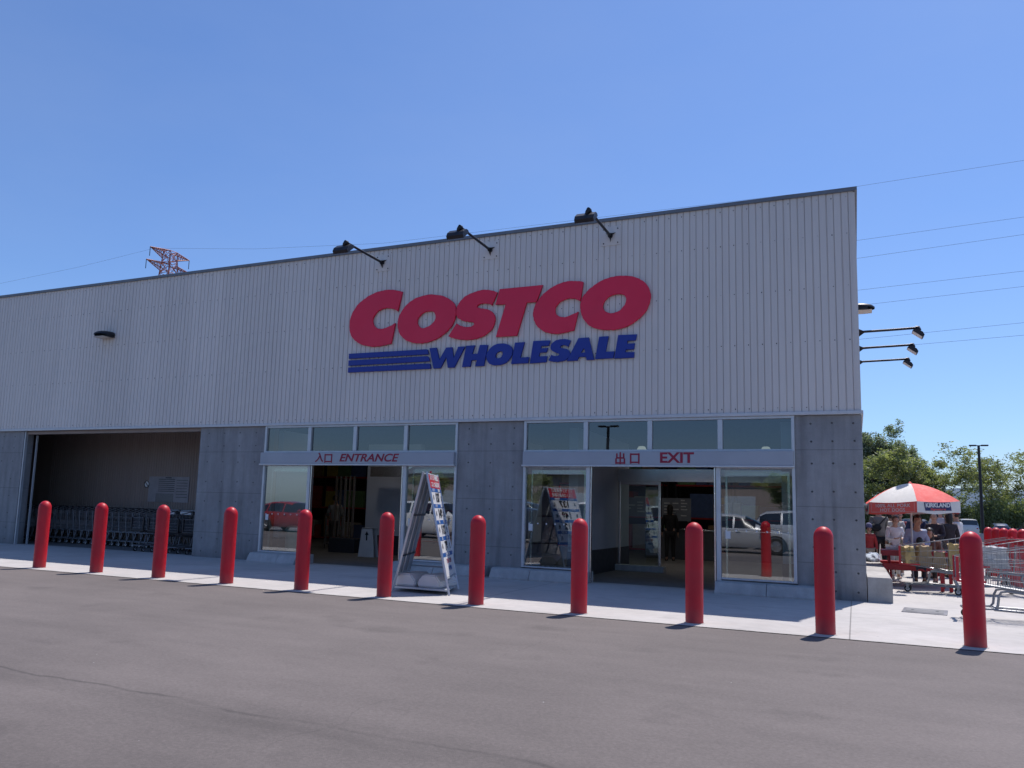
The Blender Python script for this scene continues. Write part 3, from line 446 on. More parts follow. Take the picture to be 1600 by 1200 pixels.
('blue',[[(-5.470,4.780),(-5.490,4.790),(-5.510,4.800),(-5.540,4.810),(-5.560,4.820),(-5.600,4.820),(-5.630,4.810),(-5.650,4.800),(-5.640,4.780),(-5.610,4.760),(-5.560,4.750),(-5.540,4.740),(-5.510,4.740),(-5.480,4.720),(-5.450,4.700),(-5.440,4.670),(-5.430,4.640),(-5.430,4.610),(-5.440,4.590),(-5.450,4.560),(-5.480,4.540),(-5.490,4.520),(-5.510,4.510),(-5.530,4.500),(-5.550,4.490),(-5.580,4.490),(-5.600,4.480),(-5.630,4.480),(-5.660,4.480),(-5.690,4.470),(-5.720,4.470),(-5.740,4.480),(-5.790,4.480),(-5.830,4.490),(-5.870,4.500),(-5.900,4.520),(-5.840,4.630),(-5.820,4.620),(-5.800,4.610),(-5.780,4.600),(-5.750,4.600),(-5.710,4.600),(-5.680,4.610),(-5.660,4.620),(-5.670,4.640),(-5.690,4.650),(-5.720,4.660),(-5.740,4.670),(-5.760,4.680),(-5.780,4.690),(-5.800,4.700),(-5.830,4.720),(-5.850,4.740),(-5.860,4.770),(-5.860,4.800),(-5.860,4.830),(-5.840,4.860),(-5.810,4.890),(-5.790,4.900),(-5.770,4.920),(-5.750,4.930),(-5.720,4.940),(-5.690,4.940),(-5.660,4.950),(-5.630,4.950),(-5.580,4.950),(-5.540,4.950),(-5.520,4.940),(-5.490,4.940),(-5.470,4.930),(-5.440,4.920),(-5.420,4.910)]]),
('blue',[[(-5.250,4.950),(-5.030,4.950),(-4.910,4.480),(-5.070,4.480),(-5.090,4.550),(-5.240,4.550),(-5.270,4.480),(-5.500,4.480)],[(-5.130,4.730),(-5.100,4.640),(-5.200,4.640)]]),
('blue',[[(-4.810,4.950),(-4.610,4.950),(-4.670,4.630),(-4.490,4.630),(-4.510,4.490),(-4.890,4.490)]]),
('blue',[[(-4.410,4.960),(-4.030,4.950),(-4.050,4.830),(-4.220,4.830),(-4.230,4.770),(-4.070,4.770),(-4.090,4.650),(-4.250,4.650),(-4.270,4.600),(-4.080,4.590),(-4.090,4.480),(-4.490,4.480)]]),
]
t=thing('logo_sign','large red COSTCO letters above blue WHOLESALE letters and three stripes on the ribbed wall','sign')
NAMES=['C','O','S','T','C','O']+['']*3+list('WHOLESALE')
for k,(c,loops) in enumerate(LOGO):
    cu=bpy.data.curves.new('letter','CURVE'); cu.dimensions='2D'; cu.fill_mode='BOTH'; d=.05 if c=='red' else .042
    cu.extrude=d/2; cu.bevel_depth=.004; cu.bevel_resolution=0; cu.offset=-.004
    for lp in loops:
        sp=cu.splines.new('POLY'); sp.points.add(len(lp)-1); sp.use_cyclic_u=True
        for q,(x,z) in zip(sp.points,lp): q.co=(x,z,0,1)
    to=bpy.data.objects.new('letter',cu); S.collection.objects.link(to); bpy.context.view_layer.update()
    me=bpy.data.meshes.new_from_object(to.evaluated_get(bpy.context.evaluated_depsgraph_get())); bpy.data.objects.remove(to)
    me.transform(Matrix.Translation((0,-.06-d/2-.0008*(k%3),0))@Matrix.Rotation(R(90),4,'X')); me.materials.clear(); me.materials.append(M['signred' if c=='red' else 'signblue'])
    o=bpy.data.objects.new('stripe' if c=='stripe' else 'letter',me); S.collection.objects.link(o); o.parent=t
    if c=='red': o['label']='large red letter '+NAMES[k]
    elif c=='blue': o['label']='small blue letter '+NAMES[k]
# ---------------- floodlights on arms ----------------
def floodlight(label,x,y,z,rz,L,group):
    t=thing('floodlight',label,'floodlight',(x,y,z),rz,group)     # local -y points away from the wall
    g=G(); g.cbox((-.2,-.012,-.2),(.2,0,.2),.003)
    for a in (-.15,.15):
        for b_ in (-.15,.15): g.lathe([(.014,-.022),(.014,-.01)],(a,0,b_),8,1,'y')
    g.build('base_plate',[M['siding'],M['dark']],t)
    g=G(); g.tube([(0,-.005,0),(0,-.07,0)],.05,10); g.tube([(0,0,0),(0,-L*.6,.01),(0,-L,.02)],.028,10)
    for a in (0,120,240): g.prism([(0,.03),(-.12,.0),(0,-.09)] ,-.006,.006,'x')
    for a in R(30),R(150),R(270):
        c_,s_=math.cos(a),math.sin(a); g.add([(c_*.02,-.013,s_*.02),(c_*.13,-.013,s_*.13),(c_*.02,-.16,s_*.02),(c_*.03-s_*.01,-.013,s_*.03+c_*.01)],[(0,1,2),(3,1,2)])
    g.build('arm',M['dark'],t)
    g=G(); g.tube([(0,-L+.03,.02),(0,-L-.03,.02),(-.02,-L-.045,-.03),(-.05,-L-.02,-.09)],[.045,.045,.04,.034],10); g.build('knuckle',M['dark'],t)
    # head, tilted back at the wall
    hs=.86 if L>1.4 else .72; h=G(); prof=[(-.18,-.055),(-.175,.03),(-.08,.075),(.09,.07),(.17,.01),(.18,-.055)]
    h.prism(prof,-.25,.19,'x'); 
    hd=h.build('lamp_head',M['dark'],t); hd.matrix_local=Matrix.Translation((-.03,-L-.02,-.125))@Matrix.Rotation(R(38),4,'X')@Matrix.Scale(hs,4)
    l=G(); l.box((-.23,-.16,-.063),(.17,.16,-.056)); l.build('lens',M['lens'],hd)
    return t
for i,x in enumerate((-10.12,-7.33,-4.60)):
    floodlight(['leftmost of three floodlights reaching over the roof edge above the big sign','middle of three floodlights reaching over the roof edge above the big sign','rightmost of three floodlights reaching over the roof edge above the big sign'][i],x,-.047,7.07,0,1.5,'floodlights above the front sign')
for i,y in enumerate((4.6,6.55,8.5)):
    floodlight(['nearest and topmost of three floodlights sticking out past the right corner','middle of three floodlights sticking out past the right corner','farthest and lowest of three floodlights sticking out past the right corner'][i],.003,y,5.74,R(90),1.24,'floodlights on the side wall')
def wallpack(label,loc,rz):
    t=thing('wall_lamp',label,'wall lamp',loc,rz,'dark wall lamps on the siding')
    g=G(); vs=[];n=10; rows=[]
    for i in range(8):
        u=i/7; y=-.40*u; w=.27*math.sqrt(max(0,1-(u**2.6)*.9)); h=.13*math.sqrt(max(0,1-u**2.2*.93))
        for k in range(n):
            a=math.pi*k/(n-1); vs.append((w*math.cos(a),y,h*math.sin(a)**.8 if 0<k<n-1 else 0))
    fs=[]
    for i in range(7):
        for k in range(n-1): fs.append((i*n+k,i*n+k+1,(i+1)*n+k+1,(i+1)*n+k))
    fs.append(tuple(range(n))); fs.append(tuple(7*n+k for k in reversed(range(n)))); 
    g.add(vs,fs,0,True); g.box((-.25,-.25,-.06),(.25,0,0)); g.build('housing',M['dark'],t)
    g=G(); g.box((-.2,-.34,-.068),(.2,-.02,-.061)); g.build('lens',M['lens'],t); return t
wallpack('dark wedge-shaped wall lamp on the ribbed wall at far left',(-19.05,-.047,5.88),0)
wallpack('dark dome wall lamp sticking out past the right corner above the side floodlights',(.003,5,6.38),R(90))
# ---------------- bollards ----------------
def bollard(label,x,y,group,scale=1):
    t=thing('bollard',label,'bollard',(x,y,0),0,group); r=.115; prof=[(r+.004,-.05),(r+.003,0),(r,.02),(r,1.17)]
    for k in range(1,9):
        a=R(90*k/8); prof.append((max(r*math.cos(a),.002),1.17+.135*math.sin(a)))
    g=G(); g.lathe(prof,(0,0,0),28); g.build('sleeve',M['red'],t)
    g=G(); g.lathe([(r+.02,-.0),(r+.015,.006),(r+.001,.008)],(0,0,0),28); g.build('base_ring',M['blockc'],t); return t
ords=['left end of the front row, before the cart bay','second from left, before the middle of the cart bay','third from left, before the notice on the bay wall','fourth from left, before the concrete pier','fifth from left, before the left entrance pane','sixth from left, touching the price board at its left','seventh from left, just right of the price board','eighth from left, before the left jamb of the exit','ninth from left, before the right jamb of the exit','tenth from left, before the corner pier','right end of the front row, before the shopping cart']
for k in range(11):
    bollard('round-topped red bollard, '+ords[k],1.062-1.581*(10-k),-4.66,'front row of red bollards')
ords=['nearest, at the right edge','second nearest','third nearest','fourth nearest','farthest']
for k,(x,y) in enumerate(((3.1,4.9),(3.1,6.12),(3.1,7.32),(3.1,8.5),(3.1,9.8))):
    bollard('red bollard in the row beyond the carts, '+ords[k],x,y,'far row of red bollards')
# ---------------- concrete blocks along the side wall ----------------
for i,(a,b_) in enumerate(((.02,3.85),(3.98,7.3))):
    g=G(); y0,y1=a,b_; g.prism([(.012,-.03),(.40,-.03),(.40,.39),(.37,.42),(.012,.42)],y0,y1,'y'); o=g.build('concrete_block',M['blockc'])
    # rounded leading edge
    tag(o,['pale concrete bench block at the building corner, nearest','pale concrete bench block carrying the folded jacket, behind the first'][i],'concrete block','concrete blocks along the side wall')
g=G(); bm=bmesh.new(); bmesh.ops.create_icosphere(bm,subdivisions=4,radius=1); rj=random.Random(5)
from mathutils import noise
for v in bm.verts:
    d=noise.noise(v.co*1.6)*.22+noise.noise(v.co*4)*.08; v.co*=1+d; v.co.x*=.19; v.co.y*=.5; v.co.z=max(v.co.z*.15,-.055)
g.frombm(bm,0,True); o=g.build('folded_jacket',mat('jacket_cloth',(.45,.53,.62),.85,var=.3,scale=9),loc=(.2,6.2,.478)); tag(o,'crumpled pale blue jacket lying on the second concrete block','jacket')
g=G(); g.cbox((0,0,-.01),(.62,.72,.012),.01,0); g.cbox((.05,.06,.0125),(.57,.66,.016),.002,1); 
for a in (.14,.48): g.lathe([(.02,.017),(.02,.019)],(a,.36,0),10,2)
o=g.build('drain_cover',[M['cartdark'] if 'cartdark' in M else M['alu'],M['concrete'],M['dark']],loc=(.46,-1.30,0)); o.rotation_euler.z=R(-6); tag(o,'flat metal framed drain cover set in the pavement by the corner','drain cover')
# ---------------- price board ----------------
t=thing('price_board','tall aluminium A-frame fuel price board with white water weights on the pavement','price board',(-6.83,-3.33,0))
# local: x spread, y width
TX,ZT,FX,FY=0.0,1.98,.53,.52
def leafpt(s,u,v,off=0):
    """point on leaf s(+1 right, -1 left); u 0..1 from foot to top, v -1..1 across"""
    p=Vector((s*(FX+(TX+.03-FX)*u)-.18*v,v*FY,ZT*u)); n=Vector((-.18,FY,0)).cross(Vector((s*(TX+.03-FX),0,ZT))).normalized(); n=n if n.x*s>0 else -n; return p+n*off
for s in (1,-1):
    g=G()
    for v in (-1,1):
        a,b_=leafpt(s,0,v),leafpt(s,1,v); g.tube([a,b_],.022,4)
    for u in (.985,.13): g.tube([leafpt(s,u,-1),leafpt(s,u,1)],.018,6)
    fr=g.build('leaf_frame',M['alu'],t)
    g=G(); pts=[leafpt(s,.14,-.97),leafpt(s,.14,.97),leafpt(s,.98,.97),leafpt(s,.98,-.97)]; q=[leafpt(s,.14,-.97,.012),leafpt(s,.14,.97,.012),leafpt(s,.98,.97,.012),leafpt(s,.98,-.97,.012)]
    g.add(pts+q,[(0,1,2,3),(7,6,5,4),(0,4,5,1),(1,5,6,2),(2,6,7,3),(3,7,4,0)]); g.build('board_panel',M['white'] if s>0 else M['alu'],t)
    if s<0:
        g=G()
        for v in (-.33,.33): g.tube([leafpt(s,.15,v,-.012),leafpt(s,.97,v,-.012)],.012,4)
        g.build('stiffener',M['alu'],t)
for u in (.30,.64):
    g=G(); g.tube([leafpt(-1,u,-.98,-.02),leafpt(-1,u,.98,-.02)],.016,6); g.build('hinge_bar',M['dark'],t)
g=G(); g.prism([(-.5+.18,-.52),(.5+.18,-.52),(.5-.18,.52),(-.5-.18,.52)],.06,.085,'z'); g.tube([(-.44-.18,.5,.36),(.44-.18,.5,.36)],.014,6); g.build('weight_tray',M['alu'],t)
g=G(); g.tube([(.0,0,1.985),(0,0,2.02)],.02,8); g.build('top_clip',M['redplastic'],t)
for cx in (-.235,.235):
    g=G(); bm=bmesh.new(); sec=[(-.21,.0),(.21,.0),(.215,.09),(.12,.205),(-.12,.205),(-.215,.09)]
    vs=[bm.verts.new((x,y,z)) for y in (-.32,.32) for x,z in sec]; n=6
    bm.faces.new(vs[:6]); bm.faces.new(list(reversed(vs[6:])))
    for i in range(6): bm.faces.new((vs[i],vs[i+6],vs[(i+1)%6+6],vs[(i+1)%6]))
    bmesh.ops.recalc_face_normals(bm,faces=bm.faces[:]); bmesh.ops.bevel(bm,geom=bm.edges[:],offset=.022,segments=3,affect='EDGES'); g.frombm(bm,0,True)
    w=g.build('water_weight',M['tank'],loc=(-6.80+cx,-3.42,.088)); tag(w,'white plastic water weight on the board tray, '+('left' if cx<0 else 'right')+' one','weight','water weights under the price board')
# printed face on the right leaf
up=(leafpt(1,1,0)-leafpt(1,0,0)).normalized(); XD=Vector((-.18,FY,0)).normalized(); nr=leafpt(1,.5,0,1)-leafpt(1,.5,0)
def strip(u0,u1,m,name='price_strip',off=.014,v0=-.96,v1=.96):
    g=G(); g.add([leafpt(1,u0,v0,off),leafpt(1,u0,v1,off),leafpt(1,u1,v1,off),leafpt(1,u1,v0,off)],[(0,1,2,3)]); g.build(name,m,t)
def btext(s_,u,v,size,m,bold=.003,sx=1,shear=0):
    text('board_lettering',s_,size,m,leafpt(1,u,v,.019),XD,up,t,'CENTER',shear,bold,1,.0008,sx)
strip(.865,.985,M['sheetred']); btext('ガソリン会員価格',.955,0,.115,M['paper'],.003,.95); btext('コストコ会員様専用',.895,0,.10,M['paper'],.002,.95)
rowsP=[(.835,'レギュラー','現金価格','137'),(.70,'ハイオク','会員価格','148'),(.565,'軽油','会員価格','112'),(.43,'灯油','店頭価格','78')]
for u,a,b_,p in rowsP:
    strip(u-.0,u+.033,M['sheetblue']); btext(a,u+.016,-.5,.058,M['paper'],.001); btext(b_,u+.016,.5,.055,M['paper'],.001)
    btext('¥',u-.05,-.72,.12,M['ink'],.002); btext(p,u-.05,.02,.215,M['ink'],.006,1.25); btext('/L',u-.055,.74,.13,M['ink'],.002)
strip(.298,.331,M['sheetblue'],v0=-.96,v1=1.12); btext('営業時間のご案内',.314,0,.055,M['paper'],.001)
btext('7:00 - 21:30',.26,0,.10,M['letred'],.002); btext('年中無休',.20,0,.085,M['sheetblue'],.001)
# ---------------- notice in the cart bay ----------------
t=thing('notice_board','dim white printed notice sheets on the back wall of the cart bay','notice',(-19.1,2.6,1.7))
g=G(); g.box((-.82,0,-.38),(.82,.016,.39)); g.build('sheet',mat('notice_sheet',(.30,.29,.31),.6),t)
g=G()
for j in range(7):
    g.box((-.42,-.004,.3-.06*j),(.24,-.001,.318-.06*j)); g.box((.32,-.004,.28-.085*j),(.76,-.001,.292-.085*j))
g.box((-.15,-.004,.34),(.1,-.001,.37)); g.build('printed_lines',M['ink'],t)
g=G(); g.box((-.5,-.006,-.38),(.22,-.002,-.12)); g.build('grey_box',M['cartdark'],t)
t=thing('no_entry_sign','small round prohibition sign left of the notice sheets in the cart bay','sign',(-20.0,2.6,1.85))
g=G(); g.tube([(.1*math.cos(a*R(15)),-.01,.1*math.sin(a*R(15))) for a in range(24)],.014,6,closed=True); g.tube([(-.07,-.01,.07),(.07,-.01,-.07)],.012,6); g.build('ring',M['ink'],t)
g=G(); g.lathe([(.115,0),(.115,-.008)],(0,0,0),24,0,'y'); g.build('disc',M['paper'],t)
# ---------------- shopping carts (front points to local -x) ----------------
def cart(label,x,y,rz,wm,pm,group,loc_z=0,bm_=None):
    t=thing('shopping_cart',label,'shopping cart',(x,y,loc_z),rz,group)
    # basket: front x=-.55, rear x=.50; top rises to the rear, floor drops to the rear
    def half(x): return .215+.07*(x+.55)/1.05
    def top(x): return .90+.20*(x+.55)/1.05
    def bot(x): return .56-.14*(x+.55)/1.05
    g=G(); W=lambda u,x:(u*half(x))
    for f in (0,.2,.42,.66,1.0):                       # horizontal wires
        z=lambda x:bot(x)+(top(x)-bot(x))*f
        r=.0075 if f in(0,1.0) else .005
        sh=1-.10*(1-f)
        g.tube([(.50,-half(.5)*sh,z(.5)),(-.55,-half(-.55)*sh,z(-.55)),(-.55,half(-.55)*sh,z(-.55)),(.50,half(.5)*sh,z(.5))],r,5)
        g.tube([(.50,-half(.5)*sh,z(.5)),(.50,half(.5)*sh,z(.5))],r*.9,4)
    n=34
    for i in range(n+1):                               # upright wires: fine below, coarse above
        x=-.54+1.03*i/n
        for s in (-1,1):
            f1=.42 if i%4 else 1.0
            g.tube([(x,s*half(x)*.9,bot(x)),(x,s*half(x)*(1-.10*(1-f1)),bot(x)+(top(x)-bot(x))*f1)],.0032,3,cap=False)
        if i%2==0: g.tube([(x,-half(x)*.9,bot(x)),(x,half(x)*.9,bot(x))],.0032,3,cap=False)
    for i in range(13):
        v=-1+2*i/12
        g.tube([(-.55,v*.215*.9,bot(-.55)),(-.55,v*.215,top(-.55))],.0032,3,cap=False); g.tube([(.50,v*.285*.9,bot(.5)),(.50,v*.285,top(.5))],.0032,3,cap=False)
        g.tube([(-.55,v*.215*.88,bot(-.55)),(.5,v*.285*.88,bot(.5))],.0032,3,cap=False)
    g.build('basket',wm,t)
    g=G()
    for s in (-1,1):                                   # S-bent side frames and base
        g.tube([(.56,s*.25,.98),(.50,s*.26,.42),(.44,s*.255,.40),(.05,s*.23,.435),(-.02,s*.225,.42),(-.05,s*.22,.36),(-.07,s*.22,.22),(-.11,s*.215,.175),(-.40,s*.17,.16),(-.5,s*.14,.16)],.018,8)
        g.tube([(.50,s*.26,.42),(.38,s*.262,.40),(.36,s*.262,.34),(.43,s*.27,.16)],.022,8); g.tube([(.50,s*.27,.15),(-.12,s*.215,.165)],.018,8)
    g.tube([(-.5,-.14,.16),(-.5,.14,.16)],.0125,8); g.tube([(-.1,-.215,.17),(-.1,.215,.17)],.010,6); g.tube([(.45,-.27,.155),(.45,.27,.155)],.012,6)
    for i in range(5): g.tube([(.44,-.18+.09*i,.165),(-.48,-.12+.06*i,.172)],.004,4)
    g.build('frame',wm,t)
    g=G(); g.tube([(.60,-.27,1.10),(.60,.27,1.10)],.019,10); g.build('handle',pm,t)
    g=G(); g.tube([(.50,-.27,1.09),(.60,-.27,1.10)],.012,6); g.tube([(.50,.27,1.09),(.60,.27,1.10)],.012,6)
    g.cbox((.49,-.2,.99),(.56,.2,1.08),.01); g.build('child_flap',pm,t)
    g=G()
    for s in (-1,1): g.cbox((-.575,s*.215-.018,.54),(-.535,s*.215+.018,.905),.008)
    g.cbox((-.578,-.2,.545),(-.545,.2,.585),.006); g.cbox((-.55,-.225,.535),(-.2,-.195,.565),.005); g.cbox((-.55,.195,.535),(-.2,.225,.565),.005); g.build('bumper',bm_ or pm,t)
    for (wx,wy,r) in ((-.44,-.15,.062),(-.44,.15,.062),(.44,-.27,.066),(.44,.27,.066)):
        g=G(); g.lathe([(.012,-.02),(r*.6,-.019),(r,-.013),(r,.013),(r*.6,.019),(.012,.02)],(wx,wy,r),18,0,'y'); w=g.build('wheel',M['rubber'],t)
        g=G(); g.lathe([(r*.55,-.021),(r*.55,.021)],(wx,wy,r),14,0,'y'); g.build('hub',M['white'],w)
        g=G(); g.box((wx-.022,wy-.027,r*.8),(wx+.022,wy-.023,.16)); g.box((wx-.022,wy+.023,r*.8),(wx+.022,wy+.027,.16)); g.box((wx-.025,wy-.028,.14),(wx+.025,wy+.028,.165)); g.build('fork',wm,w)
    return t
cart('empty grey wire shopping cart with red trim behind the right-end bollard',1.76,-1.5,0,M['cart'],M['redplastic'],'shopping carts by the tables')
c2=cart('shopping cart loaded with paper bags before the red picnic table',1.22,2.95,R(-6),M['cart'],M['redplastic'],'shopping carts by the tables')
c3=cart('shopping cart at far right with grey bag, between the loaded cart and far bollards',2.35,3.4,R(20),M['cart'],M['redplastic'],'shopping carts by the tables')
cart('shopping cart pushed up before the far row of bollards',2.62,6.4,R(-30),M['cart'],M['redplastic'],'shopping carts by the tables')
KR=mat('kraft_paper',(.30,.215,.12),.8,var=.12,scale=7); YE=mat('yellow_bag',(.42,.31,.13),.7,var=.15,scale=8); GR=mat('clear_bag',(.42,.42,.42),.35,var=.25,scale=9)
def bag(label,x,y,z,w,d,h,m_,seed,rz=0,rnd=.03):
    bm=bmesh.new(); bmesh.ops.create_cube(bm,size=1); bmesh.ops.subdivide_edges(bm,edges=bm.edges[:],cuts=5,use_grid_fill=True)
    for v in bm.verts:
        k=1-.12*(v.co.z+.5); v.co=Vector((v.co.x*w*k,v.co.y*d*k,(v.co.z+.5)*h)); n=noise.noise_vector(v.co*14+Vector((seed,0,0)))*rnd; n.z*=min(1,v.co.z/h); v.co+=n
    g=G().frombm(bm,0,True); o=g.build('shopping_bag',m_,loc=(x,y,z)); o.rotation_euler.z=rz; return tag(o,label,'bag','bags in the loaded cart')
bag('yellow bag at the front end of the loaded cart',.80,2.93,.56,.19,.32,.33,YE,1,.2,.045)
bag('brown paper bag in the middle of the loaded cart',1.08,2.95,.53,.26,.34,.38,KR,2,.12,.03)
bag('second brown paper bag toward the handle of the loaded cart',1.36,2.93,.5,.2,.34,.30,KR,3,-.15,.035)
bag('bulging yellow bag standing highest at the handle end of the loaded cart',1.6,2.92,.47,.18,.36,.50,YE,4,0,.045)

o=bag('crumpled clear grey bag in the cart at far right',2.3,3.4,.52,.5,.34,.42,GR,6,R(20),.05); del o['group']
# carts nested along the bay, one shared set of meshes
base=cart('nested grey cart in the long row inside the dark cart bay',-15.95,1.75,R(180),M['cartdark'],M['dark'],'nested carts in the cart bay')
for i in range(1,30):
    dup(base,(-15.95-.275*i,1.75+.004*(i%3),0))
b2=cart('grey cart with white handle parked crosswise at the right end of the cart bay',-15.75,.75,R(90),M['cartdark'],M['white'],'crosswise carts in the cart bay',bm_=M['dark'])
for i in range(1,4):
    q=dup(b2,(-15.78-.62*i,.8,0),R(90)); 
# ---------------- umbrella ----------------
UX,UY,UR=1.00,5.0,1.03
t=thing('umbrella','big red and white umbrella over the picnic table, valance reading HOT DOGS','umbrella',(UX,UY,0))
def ucorner(k): 
    a=R(-56.6+60*k+0); return a
def upt(a,q,dz=0):
    """q 0..1 from apex to rim"""
    z=1.83+.42*(1-q**1.75)+.035*math.sin(a)*q; return Vector((UR*q*math.sin(a),-UR*q*math.cos(a),z+dz))
for k in range(6):
    a0,a1=ucorner(k),ucorner(k+1); m_=M['canwhite'] if k%2==0 else M['canred']; mv=M['canred'] if k%2==0 else M['canwhite']
    g=G(); nq,na=12,8; vs=[];fs=[]
    for i in range(nq+1):
        q=max(.02,i/nq); A,Bp=upt(a0,q),upt(a1,q)
        for j in range(na+1):
            u=j/na; p=A.lerp(Bp,u); p.z-=.028*q*math.sin(math.pi*u)*0.9; vs.append(p)
    for i in range(nq):
        for j in range(na): fs.append((i*(na+1)+j,i*(na+1)+j+1,(i+1)*(na+1)+j+1,(i+1)*(na+1)+j))
    g.add(vs,fs,0,True); g.build('canopy_panel',m_,t,fix=False)
    g=G(); A,Bp=upt(a0,1),upt(a1,1); vs=[];n=10
    for j in range(n+1):
        u=j/n; p=A.lerp(Bp,u); p.z-=.025*math.sin(math.pi*u); w_=.012*math.sin(u*9+k); o_=Vector((p.x,p.y,0)).normalized()*.01
        vs+=[p+o_*.3,p+o_*(1.0)+Vector((0,0,-.245+w_))]
    g.add(vs,[(2*j,2*j+2,2*j+3,2*j+1) for j in range(n)],0,True); va=g.build('valance',mv,t,fix=False)
    mid=(A+Bp)/2; xd=(Bp-A).normalized(); out=Vector((mid.x,mid.y,0)).normalized()
    if k%2==0:
        text('lettering','100% ALL PORK',.105,M['paper'],mid+out*.012+Vector((0,0,-.09)),xd,(0,0,1),va,'CENTER',0,.0005,1.05,.001); text('lettering','HOT DOGS',.10,M['paper'],mid+out*.014+Vector((0,0,-.185)),xd,(0,0,1),va,'CENTER',0,.0005,1.05,.001)
        # white piping line round the valance face
        g=G(); L=(Bp-A).length/2-.05; pts=[mid+out*.014+xd*s*L+Vector((0,0,z)) for s,z in ((-1,-.03),(-1,-.225),(1,-.225),(1,-.03))]; g.tube(pts,.003,4); g.build('piping',M['paper'],va)
    else:
        g=G(); c=mid+out*.013+Vector((0,0,-.115)); g.add([c+xd*-.36+Vector((0,0,.09)),c+xd*-.33+Vector((0,0,-.09)),c+xd*.30+Vector((0,0,-.09)),c+xd*.27+Vector((0,0,.09))],[(0,1,2,3)]); g.build('name_patch',mat('navy_patch',(.02,.025,.11),.6),va,fix=False)
        text('lettering','KIRKLAND',.125,M['paper'],c+out*.004+Vector((0,0,.025))-xd*.03,xd,(0,0,1),va,'CENTER',0,.005,1,.001,.98); text('lettering','Signature',.062,M['canred'],c+out*.004+Vector((0,0,-.06))-xd*.03,xd,(0,0,1),va,'CENTER',.2,.001,1,.001,1.6)
g=G(); g.tube([(0,0,0),(0,0,2.24)],.022,10); g.build('pole',M['white'],t)
g=G()
for k in range(6):
    a=ucorner(k); g.tube([upt(a,.05,-.02),upt(a,.5,-.015),upt(a,1,-.01)],.007,5); p=upt(a,.5,-.02); g.tube([(0,0,1.72),p],.006,5)
g.build('ribs',M['alu'],t)
g=G(); g.lathe([(.03,0),(.035,.03),(.012,.05)],(0,0,2.24),12); g.build('finial',M['canred'],t)
# ---------------- picnic tables ----------------
def picnic(label,x,y,rz):
    t=thing('picnic_table',label,'picnic table',(x,y,0),rz,'red picnic tables')
    def slab(name,y0,y1,z,x0=-.66,x1=.66):
        g=G(); n=max(2,int((y1-y0)/.095))
        for i in range(n): a=y0+(y1-y0)*i/n; g.cbox((x0,a,z),(x1,a+(y1-y0)/n-.018,z+.03),.006)
        g.box((x0+.02,y0,z-.05),(x0+.05,y1,z+.001)); g.box((x1-.05,y0,z-.05),(x1-.02,y1,z+.001)); g.box((x0,y0-.004,z-.09),(x1,y0+.02,z+.02)); g.box((x0,y1-.02,z-.09),(x1,y1+.004,z+.02)); g.build(name,M['tablered'],t)
    slab('table_top',-.42,.42,.72); slab('bench_seat',-.92,-.60,.44); slab('bench_seat',.60,.92,.44)
    for s in (-1,1):
        g=G(); g.tube([(s*.5,-.86,.0),(s*.5,-.76,.40),(s*.5,.76,.40),(s*.5,.86,.0)],.025,6); g.tube([(s*.5,-.3,.70),(s*.5,-.35,.40)],.025,6); g.tube([(s*.5,.3,.70),(s*.5,.35,.40)],.025,6); g.build('leg_frame',M['tablered'],t)
    return t
picnic('red slatted picnic table with attached benches under the umbrella',UX+.02,UY,0); picnic('red slatted picnic table beyond, left of the far row of bollards',2.3,9.6,0)
# red waste box beside the table with two holes
g=G(); g.cbox((-.11,-.03,0),(-.045,.03,.52),.008); g.cbox((.045,-.03,0),(.11,.03,.52),.008); g.cbox((-.11,-.035,.44),(.11,.035,.54),.008); o=g.build('cart_stop_post',M['tablered'],loc=(1.50,3.35,0)); tag(o,'short red double post standing beside the loaded cart','post')
g=G(); g.lathe([(.14,-.012),(.16,.0),(.16,.006),(.11,-.006)],(0,0,0),20); o=g.build('tray',M['redplastic'],loc=(1.32,4.9,.765)); tag(o,'red food tray on the picnic table','tray')
g=G(); g.lathe([(.035,0),(.043,.12),(.045,.125)],(0,0,0),14); o=g.build('paper_cup',M['paper'],loc=(.72,4.85,.752)); tag(o,'white paper cup on the picnic table, at its left','cup')
g=G(); g.cbox((-.16,-.12,0),(.16,.12,.06),.01); o=g.build('food_box',M['paper'],loc=(.62,5.05,.752)); tag(o,'flat white takeaway box on the picnic table before the woman in white','box')
# ---------------- people ----------------
MM={}
def cloth(c,var=.15):
    k=tuple(c)
    if k not in MM: MM[k]=mat('cloth_%d'%len(MM),c,.85,var=var,scale=7)
    return MM[k]
SKIN=mat('skin',(.46,.27,.19),.55,var=.05); HAIR=mat('hair_black',(.014,.011,.010),.45,var=.2,scale=30); BROWN=mat('hair_brown',(.06,.03,.018),.5,var=.2,scale=30); EYE=mat('eye_dark',(.01,.01,.01),.2)
def skinmesh(name,verts,edges,radii,material,parent,levels=2):
    me=bpy.data.meshes.new(name); me.from_pydata(verts,edges,[]); o=bpy.data.objects.new(name,me); S.collection.objects.link(o)
    md=o.modifiers.new('s','SKIN'); md.use_smooth_shade=True
    if not me.skin_vertices: 
        bpy.context.view_layer.objects.active=o
    sv=me.skin_vertices[0].data
    for i,r in enumerate(radii): sv[i].radius=(r if isinstance(r,tuple) else (r,r))
    sv[0].use_root=True
    sb=o.modifiers.new('d','SUBSURF'); sb.levels=levels; sb.render_levels=levels
    bpy.context.view_layer.update(); m2=bpy.data.meshes.new_from_object(o.evaluated_get(bpy.context.evaluated_depsgraph_get())); bpy.data.objects.remove(o)
    m2.materials.clear(); m2.materials.append(material)
    for p in m2.polygons: p.use_smooth=True
    m2.name=name; q=bpy.data.objects.new(name,m2); S.collection.objects.link(q); q.parent=parent; return q
